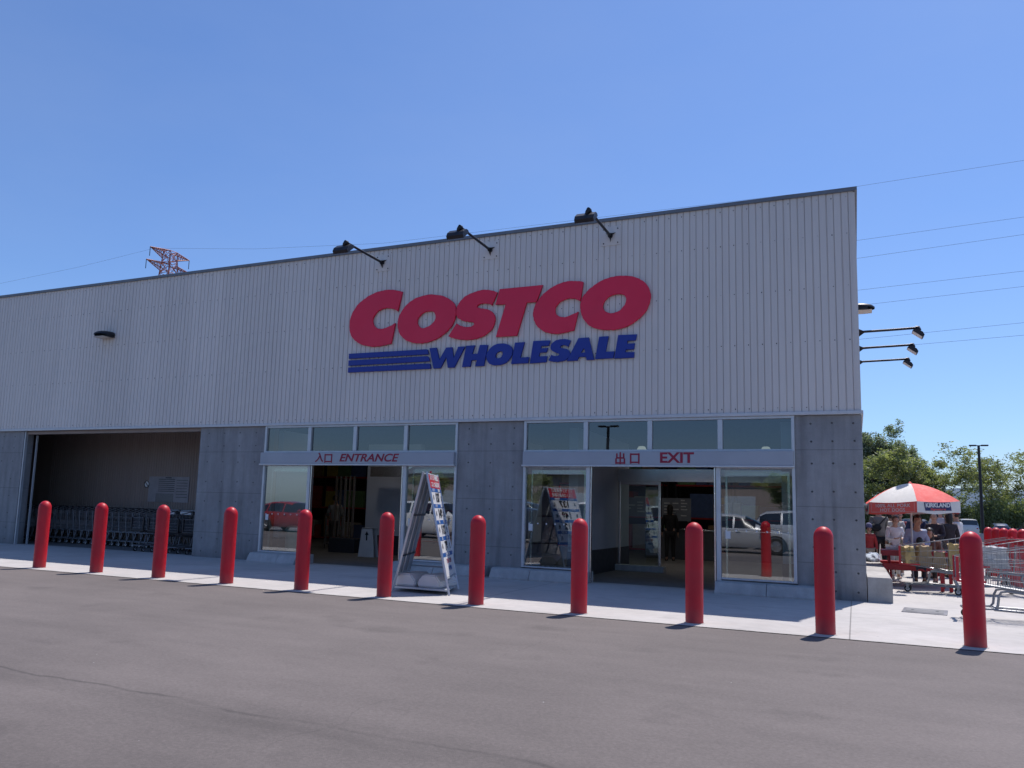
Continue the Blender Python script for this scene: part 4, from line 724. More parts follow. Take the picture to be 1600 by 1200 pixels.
def person(label,x,y,face,H=1.68,pose='stand',shirt=(.5,.5,.5),pants=(.03,.03,.04),hair='short',hm=None,long_sleeve=True,z=0,lean=0,arms='down',cap=None,bagc=None,skirt=False,pack=None,headtilt=0):
    """face: heading of local +y (radians about z)"""
    t=thing('person',label,'person',(x,y,z),face); k=H/1.72; hm=hm or HAIR
    J={}; s=lambda *p:Vector(p)*k
    sit=pose=='sit'; hz=.92 if not sit else .52
    ln=math.tan(lean)
    def up(h,w=0,f=0): return s(w,f+ln*(h),hz+h)           # h above pelvis
    J['pel']=s(0,0,hz); J['bel']=up(.14); J['che']=up(.34); J['uc']=up(.45); J['nk']=up(.535); 
    J['h0']=up(.60,0,.012); J['h1']=up(.665,0,.03+headtilt*.03); J['h2']=up(.735,0,.022+headtilt*.05); J['h3']=up(.785,0,.0+headtilt*.06); J['nose']=up(.665,0,.118+headtilt*.03); J['chin']=up(.60,0,.078+headtilt*.02)
    for sg,n in ((-1,'L'),(1,'R')):
        J['sh'+n]=up(.465,sg*.165); 
        if arms=='down': J['el'+n]=up(.19,sg*.235,-.02); J['wr'+n]=up(-.04,sg*.24,.07); d=Vector((0,.15,-1))
        elif arms=='fwd': J['el'+n]=up(.20,sg*.23,.06); J['wr'+n]=up(.20,sg*.10,.28); d=Vector((-.3*sg,1,.05))
        elif arms=='handle': J['el'+n]=up(.22,sg*.235,.03); J['wr'+n]=up(.17,sg*.19,.30); d=Vector((0,1,-.25))
        elif arms=='face': J['el'+n]=up(.22,sg*.2,.2); J['wr'+n]=up(.44,sg*.07,.22); d=Vector((-.4*sg,.1,1))
        d.normalize(); J['ha'+n]=J['wr'+n]+d*.055*k
        sd=Vector((sg*-1,0,0)); 
        if abs(d.z)>.8: sd=Vector((0,1,0))
        nrm=d.cross(sd).normalized()
        for fi in range(4):
            b=J['ha'+n]+d*.045*k+sd*(.027-.018*fi)*k; J['f%d%sa'%(fi,n)]=b; L=(.036,.042,.039,.03)[fi]*k
            J['f%d%sb'%(fi,n)]=b+(d*.9+nrm*.35)*L; J['f%d%sc'%(fi,n)]=b+(d*.9+nrm*.35)*L+(d*.5+nrm*.8)*L*.7
        J['t%sa'%n]=J['wr'+n]+d*.035*k+sd*.035*k; J['t%sb'%n]=J['t%sa'%n]+(d*.7+sd*.7)*.035*k
        if sit:
            J['hp'+n]=s(sg*.09,.0,hz-.02); J['kn'+n]=s(sg*.11,.40,hz+.0); J['an'+n]=s(sg*.11,.38,.09); J['to'+n]=s(sg*.12,.53,.045); J['he'+n]=s(sg*.11,.34,.05)
        else:
            st=.05*sg
            J['hp'+n]=s(sg*.09,0,hz-.06); J['kn'+n]=s(sg*.10,.03+st,.5); J['an'+n]=s(sg*.10,st-.02,.085); J['to'+n]=s(sg*.12,st+.14,.035); J['he'+n]=s(sg*.10,st-.05,.045)
    rad={'pel':(.155,.11),'bel':(.14,.10),'che':(.155,.11),'uc':(.12,.085),'nk':.055,'h0':.06,'h1':(.078,.088),'h2':(.080,.095),'h3':(.055,.065),'nose':.014,'chin':.03}
    def RR(n):
        if n in rad: r=rad[n]
        else:
            p=n[:2]; r={'sh':.058,'el':.040,'wr':.027,'ha':(.036,.018),'hp':.085,'kn':.055,'an':.038,'to':.030,'he':.034}.get(p,.0085)
        return tuple(v*k for v in r) if isinstance(r,tuple) else r*k
    E=[('pel','bel'),('bel','che'),('che','uc'),('uc','nk'),('nk','h0'),('h0','h1'),('h1','h2'),('h2','h3'),('h1','nose'),('h0','chin')]
    for n in 'LR':
        E+=[('uc','sh'+n),('sh'+n,'el'+n),('el'+n,'wr'+n),('wr'+n,'ha'+n),('pel','hp'+n),('hp'+n,'kn'+n),('kn'+n,'an'+n),('an'+n,'to'+n),('an'+n,'he'+n),('wr'+n,'t%sa'%n),('t%sa'%n,'t%sb'%n)]
        for fi in range(4): E+=[('ha'+n,'f%d%sa'%(fi,n)),('f%d%sa'%(fi,n),'f%d%sb'%(fi,n)),('f%d%sb'%(fi,n),'f%d%sc'%(fi,n))]
    def graph(name,edges,extra,material,f=1.0):
        names=[]; 
        for a,b in edges:
            for q in (a,b):
                if q not in names: names.append(q)
        rs=[]
        for q in names:
            r=RR(q); r=r if isinstance(r,tuple) else (r,r); rs.append(tuple(v*f+extra for v in r))
        return skinmesh(name,[J[q] for q in names],[(names.index(a),names.index(b)) for a,b in edges],rs,material,t)
    graph('body',E,0,SKIN)
    sh=[('bel','pel'),('bel','che'),('che','uc'),('uc','shL'),('uc','shR')]
    J['nk2']=J['uc'].lerp(J['nk'],.55); rad['nk2']=.07; sh.append(('uc','nk2'))
    for n in 'LR':
        if long_sleeve: sh+=[('sh'+n,'el'+n),('el'+n,'wr'+n)]
        else: J['ms'+n]=J['sh'+n].lerp(J['el'+n],.75); rad['ms'+n]=.05; sh.append(('sh'+n,'ms'+n))
    graph('shirt',sh,.016,cloth(shirt))
    if skirt:
        g=G(); g.lathe([(.16*k,hz*k+.06),(.19*k,hz*k-.1),(.25*k,.35*k),(.24*k,.35*k)],(0,0,0),18); g.build('skirt',cloth(pants),t)
    else:
        pe=[('pel','hpL'),('pel','hpR'),('hpL','knL'),('knL','anL'),('hpR','knR'),('knR','anR')]; graph('trousers',pe,.014,cloth(pants))
    for n in 'LR': graph('shoe',[('he'+n,'an'+n),('he'+n,'to'+n)],.010,M['black'] if pants[0]<.3 else M['paper'])
    # hair: displaced cap over the skull
    c=(J['h2']+J['h1'])/2; bm=bmesh.new(); bmesh.ops.create_icosphere(bm,subdivisions=3,radius=1)
    for v in bm.verts:
        n_=noise.noise(v.co*4+Vector((x,y,0)))*.05; v.co*=1+n_
        fy=v.co.y; zz=v.co.z
        if fy>.15 and zz<.50: v.co*=.60                       # open face
        if zz<-.55 and hair=='short': v.co.z=-.55
        v.co=Vector((v.co.x*.098*k,v.co.y*.112*k,v.co.z*.125*k))
        if hair=='long' and zz<-.2 and fy<.3: v.co.z-=.16*k*min(1,(-.2-zz)*2); v.co.y-=.01
    g=G().frombm(bm,0,True); h=g.build('hair',hm,t,loc=c+Vector((0,-.018,.022))*k)
    if hair=='pony':
        g=G(); g.tube([c+Vector((0,-.10,.03))*k,c+Vector((0,-.15,-.02))*k,c+Vector((0,-.15,-.14))*k,c+Vector((0,-.13,-.22))*k],[.025*k,.035*k,.03*k,.01*k],8); g.build('ponytail',hm,t)
    for sg in (-1,1):
        g=G(); g.lathe([(.003,-.004),(.010*k,0),(.003,.004)],(sg*.032*k,0,0),8,0,'y'); g.build('eye',EYE,t,loc=J['h1']+Vector((0,.092,.028))*k)
        g=G(); g.lathe([(.006,-.01),(.026*k,0),(.006,.01)],(0,0,0),10,0,'x'); g.build('ear',SKIN,t,loc=J['h1']+Vector((sg*.088,.0,.01))*k)
    g=G(); g.box((-.022*k,-.003,-.004),(.022*k,.003,.004)); g.build('mouth',mat('lips',(.30,.10,.09),.5) if 'lips' not in bpy.data.materials else bpy.data.materials['lips'],t,loc=J['h0'].lerp(J['h1'],.35)+Vector((0,.088,0))*k)
    if cap:
        g=G(); g.lathe([(.115*k,-.0),(.118*k,.04),(.10*k,.09),(.05*k,.125),(.01,.13)],(0,0,0),18); g.box((-.07*k,.06,0),(.07*k,.2*k,.012)); g.build('cap',cloth(cap),t,loc=J['h2']+Vector((0,-.01,.01)))
    if bagc:
        g=G(); g.tube([J['shR']+Vector((0,.09,.06)),J['che']+Vector((0,.15,0)),J['bel']+Vector((-.17,.10,.06)),J['bel']+Vector((-.2,-.05,.05)),J['che']+Vector((0,-.15,0)),J['shR']+Vector((0,-.09,.06))],.016,5,closed=True); b_=g.build('bag_strap',cloth(bagc),t)
        bm=bmesh.new(); bmesh.ops.create_icosphere(bm,subdivisions=3,radius=1)
        for v in bm.verts: v.co=Vector((v.co.x*.15,v.co.y*.07,v.co.z*.10))*k*(1+.1*noise.noise(v.co*2))
        g=G().frombm(bm,0,True); g.build('sling_bag',cloth(bagc),t,loc=J['bel']+Vector((-.14,-.18,.10)))
    if pack:
        g=G(); g.cbox((-.15,-.30,-.2),(.15,-.12,.2),.05)
        for sg in (-1,1): g.tube([(sg*.11,-.14,.16),(sg*.115,-.02,.245),(sg*.115,.12,.16),(sg*.12,.12,-.02),(sg*.12,-.12,-.15)],.018,5)
        g.build('backpack',cloth(pack),t,loc=J['che'])
    return t
PI=math.pi
person('person in grey hoodie seen from behind with black sling bag, left of the umbrella',.44,8.6,R(10),1.80,'stand',(.20,.19,.18),(.02,.02,.025),bagc=(.015,.015,.02),lean=.12)
person('person in black clothes standing right beside the grey hoodie',.70,8.9,R(-20),1.60,'stand',(.02,.02,.025),(.03,.025,.03),arms='fwd')
person('woman with tied brown hair in a white top looking down at the table',.70,6.55,R(200),1.50,'stand',(.66,.65,.66),(.5,.5,.5),hair='pony',hm=BROWN,arms='fwd',lean=.12,headtilt=1)
person('person in white top standing behind the woman looking down',.82,8.3,R(150),1.66,'stand',(.62,.60,.56),(.3,.28,.25),hair='long',hm=BROWN)
person('dark-haired person in light blue shirt hunched at the table under the umbrella pole',1.12,6.0,R(185),1.85,'sit',(.36,.44,.62),(.04,.05,.09),arms='fwd',lean=.45,headtilt=1,z=.10)
person('small black-haired child seated with back to the loaded cart',1.10,4.18,R(0),1.22,'sit',(.05,.05,.08),(.05,.05,.07),lean=.1,z=.10)
person('woman with black hair in brown top seated at the right end of the table',1.46,5.98,R(165),1.60,'sit',(.16,.08,.06),(.04,.03,.03),hair='long',arms='fwd',lean=.2,headtilt=1,z=.0)
person('person in dark shirt standing behind the seated woman in brown',1.66,7.6,R(160),1.62,'stand',(.025,.02,.03),(.03,.03,.04),arms='fwd')
person('person in pale grey top with dark backpack straps standing rightmost under the umbrella edge',1.93,9.6,R(195),1.82,'stand',(.52,.54,.56),(.05,.06,.10),pack=(.03,.035,.06))
person('person in navy jacket standing behind the table, between the two pale shirts',1.28,8.0,R(170),1.70,'stand',(.03,.04,.09),(.05,.05,.06),arms='fwd')
person('person in maroon top standing far behind the umbrella pole',1.02,11.0,R(190),1.66,'stand',(.20,.03,.04),(.03,.03,.04))
person('person in white shirt walking by the far red bollards',2.55,11.6,R(60),1.70,'stand',(.60,.60,.60),(.06,.06,.09))
person('person in dark clothes beside the second red picnic table',2.05,8.4,R(30),1.64,'stand',(.04,.035,.04),(.10,.10,.12),hair='long')
person('child in blue-grey cap and red top at the wall edge, left of the grey hoodie',.17,8.3,R(190),1.24,'stand',(.45,.05,.05),(.4,.33,.26),cap=(.14,.14,.24))
person('shopper in striped grey shirt and dark trousers standing inside the entrance',-14.95,5.4,R(35),1.66,'stand',(.30,.29,.28),(.05,.04,.04),arms='handle')
person('shopper in black far inside the exit doorway',-5.3,9.15,R(10),1.66,'stand',(.015,.012,.014),(.02,.018,.02),hair='long')
person('shopper holding the handle of the empty cart at the right edge of the frame',2.66,-1.5,R(90),1.66,'stand',(.55,.50,.45),(.04,.05,.09),long_sleeve=False,arms='handle')
# ---------------- cars ----------------
def car(label,x,y,rz,col,kind,group):
    t=thing('parked_car',label,'car',(x,y,0),rz,group)        # front points to local -x
    pm=bpy.data.materials.get('car_paint_%s'%(col,)) or mat('car_paint_%s'%(col,),{'silver':(.52,.53,.54),'white':(.72,.72,.71),'black':(.02,.02,.024),'navy':(.025,.035,.07),'red':(.32,.02,.02),'grey':(.16,.17,.18)}[col],.3,.3 if col in('silver','grey') else 0,var=.03,scale=1,coat=.8)
    # stations: x, belt height, roof height, half width, roof half width, cabin?
    if kind=='hatch': L=4.3; ST=[(0,.55,.56,.62,.5,0),(.05,.66,.68,.76,.6,0),(.35,.78,.80,.84,.66,0),(.75,.86,.88,.86,.66,0),(1.05,.92,.94,.86,.66,0),(1.18,.93,.99,.86,.66,1),(1.55,.94,1.22,.86,.62,1),(1.95,.95,1.41,.86,.60,1),(2.35,.95,1.48,.86,.59,2),(2.42,.95,1.485,.86,.59,1),(2.9,.96,1.48,.86,.58,1),(3.35,.97,1.44,.86,.57,2),(3.42,.97,1.43,.86,.57,1),(3.75,.98,1.34,.85,.56,1),(4.02,.99,1.22,.83,.55,3),(4.2,.98,1.05,.80,.6,3),(4.27,.90,.93,.76,.6,0),(4.3,.6,.62,.66,.5,0)]
    elif kind=='suv': L=4.5; ST=[(0,.62,.63,.68,.5,0),(.05,.82,.84,.80,.6,0),(.3,.96,.98,.88,.7,0),(.9,1.03,1.05,.9,.7,0),(1.2,1.06,1.1,.9,.7,1),(1.5,1.07,1.34,.9,.66,1),(1.8,1.08,1.58,.9,.65,1),(2.25,1.08,1.67,.9,.64,2),(2.33,1.08,1.675,.9,.64,1),(2.9,1.09,1.68,.9,.63,1),(3.3,1.09,1.67,.9,.63,2),(3.38,1.09,1.67,.9,.63,1),(4.0,1.1,1.63,.88,.62,1),(4.25,1.1,1.5,.86,.62,3),(4.42,1.08,1.2,.84,.64,3),(4.47,1.0,1.03,.82,.6,0),(4.5,.62,.64,.72,.5,0)]
    else: L=4.6; ST=[(0,.62,.63,.68,.5,0),(.05,.84,.86,.80,.6,0),(.35,.98,1.0,.86,.7,0),(.7,1.04,1.1,.87,.7,1),(1.1,1.06,1.42,.87,.68,1),(1.5,1.06,1.70,.87,.67,1),(1.95,1.06,1.80,.87,.67,2),(2.03,1.06,1.805,.87,.67,1),(2.9,1.06,1.81,.87,.67,1),(3.1,1.06,1.81,.87,.67,2),(3.18,1.06,1.81,.87,.67,1),(4.2,1.06,1.79,.86,.66,1),(4.48,1.06,1.70,.85,.66,3),(4.56,1.05,1.2,.84,.7,3),(4.59,1.0,1.03,.83,.66,0),(4.6,.62,.64,.76,.6,0)]
    body=G(); gl=G(); n=len(ST); rows=[]
    wheels=(.82,L-.85)
    for (sx,be,ro,w,rw,c) in ST:
        arch=0
        for wx in wheels:
            d=abs(sx-wx)
            if d<.36: arch=max(arch,math.sqrt(.36**2-d*d))
        lo=.22; sec=[(w*.9,lo),(w*.98,.36),(w,.60 if be>.7 else be*.8),(w*.985,be-.06),(w*.96,be),(rw+.03,ro-.09 if ro-be>.2 else be+(ro-be)*.6),(rw*.93,ro-.02 if ro-be>.2 else ro-.005),(rw*.5,ro+.005),(0,ro+.012)]
        rows.append([(sx-L/2,-a,b_) for a,b_ in sec]+[(sx-L/2,a,b_) for a,b_ in reversed(sec[:-1])])
    vs=[p for r in rows for p in r]; K=len(rows[0]); bf=[];gf=[]
    for i in range(n-1):
        c0,c1=ST[i][5],ST[i+1][5]
        for k in range(K-1):
            f=(i*K+k,(i+1)*K+k,(i+1)*K+k+1,i*K+k+1); kk=min(k,K-2-k)
            cab=c0 and c1
            side=kk==4 and cab and not (c0==2 ) and ST[i][2]-ST[i][1]>.2
            front=cab and kk>=5 and (ST[i+1][2]-ST[i][2])/(ST[i+1][0]-ST[i][0])>.4
            back=c0==3 and c1==3 and kk>=5
            side=side and not c0==3
            if side or front or back: gf.append(f)
            else: bf.append(f)
    for i in (0,n-1): bf.append(tuple(i*K+k for k in range(K)) if i else tuple(reversed([k for k in range(K)])))
    bf+= [(i*K,i*K+K-1,(i+1)*K+K-1,(i+1)*K) for i in range(n-1)]
    body.add(vs,bf,0,True); body.build('body',pm,t)
    par={}
    def fd(a):
        while par.setdefault(a,a)!=a: a=par[a]
        return a
    for f in gf:
        for q in f[1:]: par[fd(q)]=fd(f[0])
    comps={}
    for f in gf: comps.setdefault(fd(f[0]),[]).append(f)
    for fs_ in comps.values():
        ids=sorted({q for f in fs_ for q in f}); mp_={q:i for i,q in enumerate(ids)}
        gl=G(); gl.add([vs[q] for q in ids],[tuple(mp_[q] for q in f) for f in fs_],0,True); gl.build('window',M['carglass'],t,fix=False)
    for wx in wheels:
        for s in (-1,1):
            g=G(); g.lathe([(.2,-.1),(.29,-.1),(.315,-.07),(.315,.07),(.29,.1),(.2,.1)],(wx-L/2,s*.79,.315),26,0,'y'); w=g.build('wheel',M['rubber'],t)
            g=G(); g.lathe([(.05,s*.108),(.2,s*.1),(.205,s*.06)],(wx-L/2,s*.79,.315),20,0,'y')
            for a in range(7): 
                q=a*2*PI/7; g.tube([(wx-L/2+.04*math.cos(q),s*.905,.315+.04*math.sin(q)),(wx-L/2+.19*math.cos(q),s*.9,.315+.19*math.sin(q))],.018,4)
            g.build('rim',M['steel'],w)
            g=G(); g.tube([(wx-L/2+.37*math.cos(R(a)),s*.835,.315+.37*math.sin(R(a))) for a in range(-15,200,15)],.045,5); g.build('wheel_arch',M['black'],t)
    for s in (-1,1):
        g=G(); g.cbox((-L/2+.02,s*.62-.14,.62),(-L/2+.2,s*.62+.14,.74),.03); g.build('headlight',M['lens'],t)
        g=G(); g.cbox((L/2-.16,s*.68-.1,.78),(L/2-.005,s*.68+.1,.95),.03); g.build('tail_light',M['redplastic'],t)
        g=G(); g.cbox((-L/2+1.25,s*.97-.1,.95),(-L/2+1.37,s*.97+.06,1.06),.03); g.build('mirror',pm,t)
        for dx in (2.2,3.1): 
            g=G(); g.cbox((-L/2+dx-.09,s*.875-.01,.82),(-L/2+dx+.09,s*.875+.01,.845),.005); g.build('door_handle',pm,t)
    g=G(); g.box((-L/2-.012,-.4,.36),(-L/2+.03,.4,.52)); g.build('grille',M['black'],t)
    g=G(); g.box((L/2-.02,-.17,.55),(L/2+.008,.17,.72)); g.box((-L/2-.02,-.17,.40),(-L/2-.0125,.17,.5)); g.build('number_plate',M['paper'],t)
    return t
fg='cars parked by the trees'
car('pale silver van parked tail-on before the trees, right of the umbrella',10.2,80,R(-90),'silver','van',fg)
car('navy car parked before the trees between the silver van and the black car',13.0,80,R(-90),'navy','hatch',fg)
car('black car parked before the trees, behind the far red bollards',15.2,76,R(-80),'black','suv',fg)
car('dark SUV parked side-on at right before the trees',17.8,74,R(-25),'black','suv',fg)
car('white hatchback parked before the trees, mostly behind the umbrella edge',7.5,82,R(-90),'white','hatch',fg)
car('grey car parked before the trees behind the people at the table',5.0,79,R(-60),'grey','suv',fg)
car('red hatchback parked before the trees beyond the right edge',21.5,76,R(-90),'red','hatch',fg)
rg='cars behind the viewer seen reflected in the shop glass'
for i,(x,c,k_) in enumerate(((-25.6,'red','hatch'),(-17.6,'white','suv'),(-13.0,'navy','hatch'),(-8.7,'white','van'),(-4.2,'silver','hatch'),(2.2,'grey','hatch'))):
    car(['red hatchback reflected at far left of the shop glass','white SUV reflected in the pane behind the price board','navy hatchback parked behind the viewer, between two white vehicles','white van parked behind the viewer, left of the silver hatchback','silver hatchback reflected in the pane right of the exit','grey hatchback parked behind the viewer, rightmost of the reflected row'][i],x,-17.2-(i%3)*.15,R(180),c,k_,rg)
for i,(x,c,k_) in enumerate(((-20.5,'silver','hatch'),(-15.4,'grey','van'),(-10.9,'red','hatch'),(-6.6,'white','hatch'),(-1.9,'silver','suv'),(4.3,'navy','suv'))):
    car(['silver hatchback in the second row behind the viewer, leftmost','grey van in the second row behind the viewer','red hatchback in the second row behind the viewer','white hatchback in the second row, over the silver one reflected beside the exit','silver SUV in the second row behind the viewer','navy SUV in the second row behind the viewer, rightmost'][i],x,-21.6,R(180),c,k_,'second row of cars behind the viewer')
# ---------------- lot lamp posts ----------------
def lamppost(label,x,y,h):
    t=thing('lamp_post',label,'lamp post',(x,y,0),0,'tall lot lamp posts')
    g=G(); g.lathe([(.28,0),(.28,.55),(.24,.6)],(0,0,0),16); g.build('footing',M['curb'],t)
    g=G(); g.tube([(0,0,.6),(0,0,h)],[.14,.095],10); g.build('pole',M['dark'],t)
    for s in (-1,1):
        g=G(); g.cbox((s*.42-.26,-.16,h-.02),(s*.42+.26,.16,h+.09),.03); g.build('lamp_head',M['dark'],t)
    g=G(); g.tube([(-.2,0,h+.02),(.2,0,h+.02)],.04,6); g.build('crossarm',M['dark'],t)
lamppost('tall dark lamp post standing among the trees at right',9.15,60,7.65)
lamppost('lamp post behind the viewer, reflected in the exit transom',-14.45,-34,6.85)
lamppost('lamp post behind the viewer, reflected in the entrance transom',-27,-38,8.6)
# ---------------- trees ----------------
def leafmat(name,c1,c2):
    b=NB(name); oi=b.new('ShaderNodeObjectInfo'); n=b.noise(.55,4); n2=b.noise(3.5,3); k=b.math('ADD',b.math('MULTIPLY',n,.6),b.math('MULTIPLY',n2,.4))
    c=b.mix(b.rng(k,.36,.64,0,1),c1,c2); c=b.mix(1.0,c,b.rng(oi.outputs['Random'],0,1,.85,1.15),'MULTIPLY'); b.lk(c,b.p.inputs['Base Color']); b.p.inputs['Roughness'].default_value=.55
    tl=b.new('ShaderNodeBsdfTranslucent'); b.lk(b.mix(1.0,c,(1.2,1.3,.6),'MULTIPLY'),tl.inputs[0]); ms=b.new('ShaderNodeMixShader'); ms.inputs[0].default_value=.45; b.lk(b.p.outputs[0],ms.inputs[1]); b.lk(tl.outputs[0],ms.inputs[2]); b.lk(ms.outputs[0],b.out.inputs[0]); return b.m
LF=[leafmat('leaf_green',(.15,.165,.085),(.34,.37,.20)),leafmat('leaf_grey',(.13,.16,.12),(.27,.32,.24)),leafmat('leaf_dark',(.12,.145,.07),(.25,.29,.14))]
def tree_mesh(seed,h,spread,kind,nl=9000,leaf=.15):
    rnd=random.Random(seed); g=G(); tips=[]
    def branch(p,d,L,r,lev):
        n=5; pts=[p]; rr_=[r]; q=p.copy(); dd=d.copy()
        for i in range(n):
            dd=(dd+Vector((rnd.gauss(0,.13),rnd.gauss(0,.13),rnd.gauss(.03,.08)))).normalized(); q=q+dd*L/n; pts.append(q.copy()); rr_.append(r*(1-.75*(i+1)/n))
        g.tube(pts,rr_,6 if lev<2 else 4)
        if lev>=1:
            for k in (2,3,4,5): tips.append((pts[k],lev))
        if lev<3:
            nb=(7,4,3)[lev] if kind!='poplar' else (14,4,2)[lev]
            for i in range(nb):
                f=rnd.uniform(.35,1) if lev else rnd.uniform(.28,1); k=min(int(f*n),n-1); b=pts[k].lerp(pts[k+1],f*n-k)
                a=rnd.uniform(0,2*PI); el=rnd.uniform(.15,.9) if kind!='poplar' else rnd.uniform(.9,1.3)
                nd=Vector((math.cos(a)*math.cos(el),math.sin(a)*math.cos(el),math.sin(el)))
                branch(b,nd,L*rnd.uniform(.42,.62)*(spread if lev==0 else 1),rr_[k]*.55,lev+1)
    branch(Vector((0,0,0)),Vector((rnd.gauss(0,.05),rnd.gauss(0,.05),1)).normalized(),h*.78,h*.020,0)
    lv=G(); vs=[];fs=[]
    tw=[(p,.30 if lev==3 else .38) for p,lev in tips if p.z>h*.18]
    keep=[t_ for t_ in tw if rnd.random()<.8]
    per=max(3,nl//len(keep))
    for p,s in keep:
        sz=rnd.uniform(.6,1.3)
        for _ in range(int(per*rnd.uniform(.4,1.6))):
            c=p+Vector((rnd.gauss(0,s*sz),rnd.gauss(0,s*sz),rnd.gauss(0,s*.6*sz))); a=Vector((rnd.gauss(0,1),rnd.gauss(0,1),rnd.gauss(0,.6))).normalized(); b=a.cross(Vector((rnd.gauss(0,1),rnd.gauss(0,1),rnd.gauss(0,1)))).normalized(); l=leaf*rnd.uniform(.6,1.4)
            o=len(vs); vs+=[c-a*l,c+b*l*.5,c+a*l,c-b*l*.5]; fs.append((o,o+1,o+2,o+3))
    lv.add(vs,fs,0,False); return g,lv
PROTO={}
def tree(label,x,y,seed,h,spread,kind,lm,rz=0,sc=1,group='trees along the far edge of the lot',nl=9000,leaf=.15):
    key=(seed,h,spread,kind)
    t=thing('tree',label,'tree',(x,y,-.02),rz,group); t.scale=(sc,sc,sc)
    if key not in PROTO:
        g,lv=tree_mesh(seed,h,spread,kind,nl,leaf); tr=g.build('trunk',M['bark'],t,fix=False); cr=lv.build('crown',LF[lm],t,fix=False); PROTO[key]=(tr.data,cr.data)
    else:
        for nm,me in zip(('trunk','crown'),PROTO[key]): o=bpy.data.objects.new(nm,me); S.collection.objects.link(o); o.parent=t
    return t
tree('tall grey-green upright tree rising highest behind the bushy tree beside the wall',3.9,101,11,12.4,.7,'poplar',1,0,.92,nl=11000)
tree('grey-green upright tree in the middle of the tall cluster beside the wall',2.4,99,16,12.4,.85,'poplar',1,1.1,.90,nl=14000)
tree('smaller grey-green upright tree at the right of the tall cluster',5.2,100,16,12.4,.85,'poplar',1,3.1,.80)
tree('grey-green upright tree partly hidden by the building corner',.8,100,11,12.4,.7,'poplar',1,2.1,.86)
tree('broad bushy green tree right beside the building corner',3.5,91,12,9.0,1.25,'round',0,.4,1.04,nl=12000)
tree('round green tree left of the umbrella top',6.0,92,12,9.0,1.25,'round',0,2.6,.84)
tree('airy light-crowned tree straight above the umbrella peak',9.6,92,13,9.6,1.1,'round',0,0,.80,nl=5500)
tree('layered open-crowned tree left of the lamp post',13.4,91,14,10.2,1.2,'round',0,1.2,.86,nl=6000)
tree('layered tree behind the lamp post with drooping right side',15.6,95,13,9.6,1.1,'round',0,3.3,.84)
tree('pale olive tree at the right edge of the frame',19.6,90,14,10.2,1.2,'round',0,4.0,.82)
tree('tree beyond the right edge of the frame',25,92,12,9.0,1.25,'round',0,1.9,1.1); tree('second tree beyond the right edge of the frame',31,93,14,10.2,1.2,'round',0,5,1.0)
def bush(label,x,y,seed,w,h,lm,group='bushes below the trees'):
    rnd=random.Random(seed); t=thing('bush',label,'bush',(x,y,-.02),0,group); key=('bush',seed%3)
    if key not in PROTO:
        g=G(); lv=[];fs=[]
        for i in range(26):
            a=rnd.uniform(0,6.28); r_=rnd.uniform(.1,1)*.9; q=Vector((math.cos(a)*r_,math.sin(a)*r_*.6,rnd.uniform(.45,1.0)*(1-.25*r_))); g.tube([(0,0,0),(q.x*.5,q.y*.5,q.z*.5),q],[.03,.018,.006],4)
            for _ in range(150):
                c=q+Vector((rnd.gauss(0,.17),rnd.gauss(0,.13),rnd.gauss(0,.17))); c.z=max(.02,c.z); aa=Vector((rnd.gauss(0,1),rnd.gauss(0,1),rnd.gauss(0,.6))).normalized(); b=aa.cross(Vector((rnd.gauss(0,1),rnd.gauss(0,1),rnd.gauss(0,1)))).normalized(); l=.055*rnd.uniform(.6,1.4); o=len(lv); lv+=[c-aa*l,c+b*l*.5,c+aa*l,c-b*l*.5]; fs.append((o,o+1,o+2,o+3))
        L_=G(); L_.add(lv,fs,0); tr=g.build('stems',M['bark'],t,fix=False); cr=L_.build('foliage',LF[lm],t,fix=False); PROTO[key]=(tr.data,cr.data)
    else:
        for nm,me in zip(('stems','foliage'),PROTO[key]): o=bpy.data.objects.new(nm,me); S.collection.objects.link(o); o.parent=t
    t.scale=(w,w*.8,h); t.rotation_euler.z=rnd.uniform(-.4,.4); return t
names=['beside the building corner','behind the grey hoodie','behind the umbrella pole','behind the white hatchback','left of the silver van','behind the silver van','at the lamp post foot','right of the lamp post','behind the black car','behind the dark SUV','at the right edge','just past the right edge','further past the right edge']
for i in range(13): bush('dense dark green bush %s, below the trees'%names[i],.6+i*2.1,87.2+(i*7%3)*1.1,20+i,2.0+.3*(i%3),2.7+.6*((i*5)%4)/2,2)
g=G(); g.quad((-30,82.5,.0),(60,82.5,.0),(60,89,.02),(-30,89,.02)); 
rnd=random.Random(4); vs=[];fs=[]
for _ in range(9000):
    x=rnd.uniform(-3,32); y=rnd.uniform(83,89); h=rnd.uniform(.15,.6); o=len(vs); a=rnd.uniform(0,3.14); dx,dy=.05*math.cos(a),.05*math.sin(a); vs+=[(x-dx,y-dy,0),(x+dx,y+dy,0),(x+rnd.gauss(0,.1),y,h)]; fs.append((o,o+1,o+2))
g.add(vs,fs,0); o=g.build('tall_grass',LF[0],fix=False); tag(o,'strip of tall weeds and grass at the foot of the trees','grass',kind='stuff')
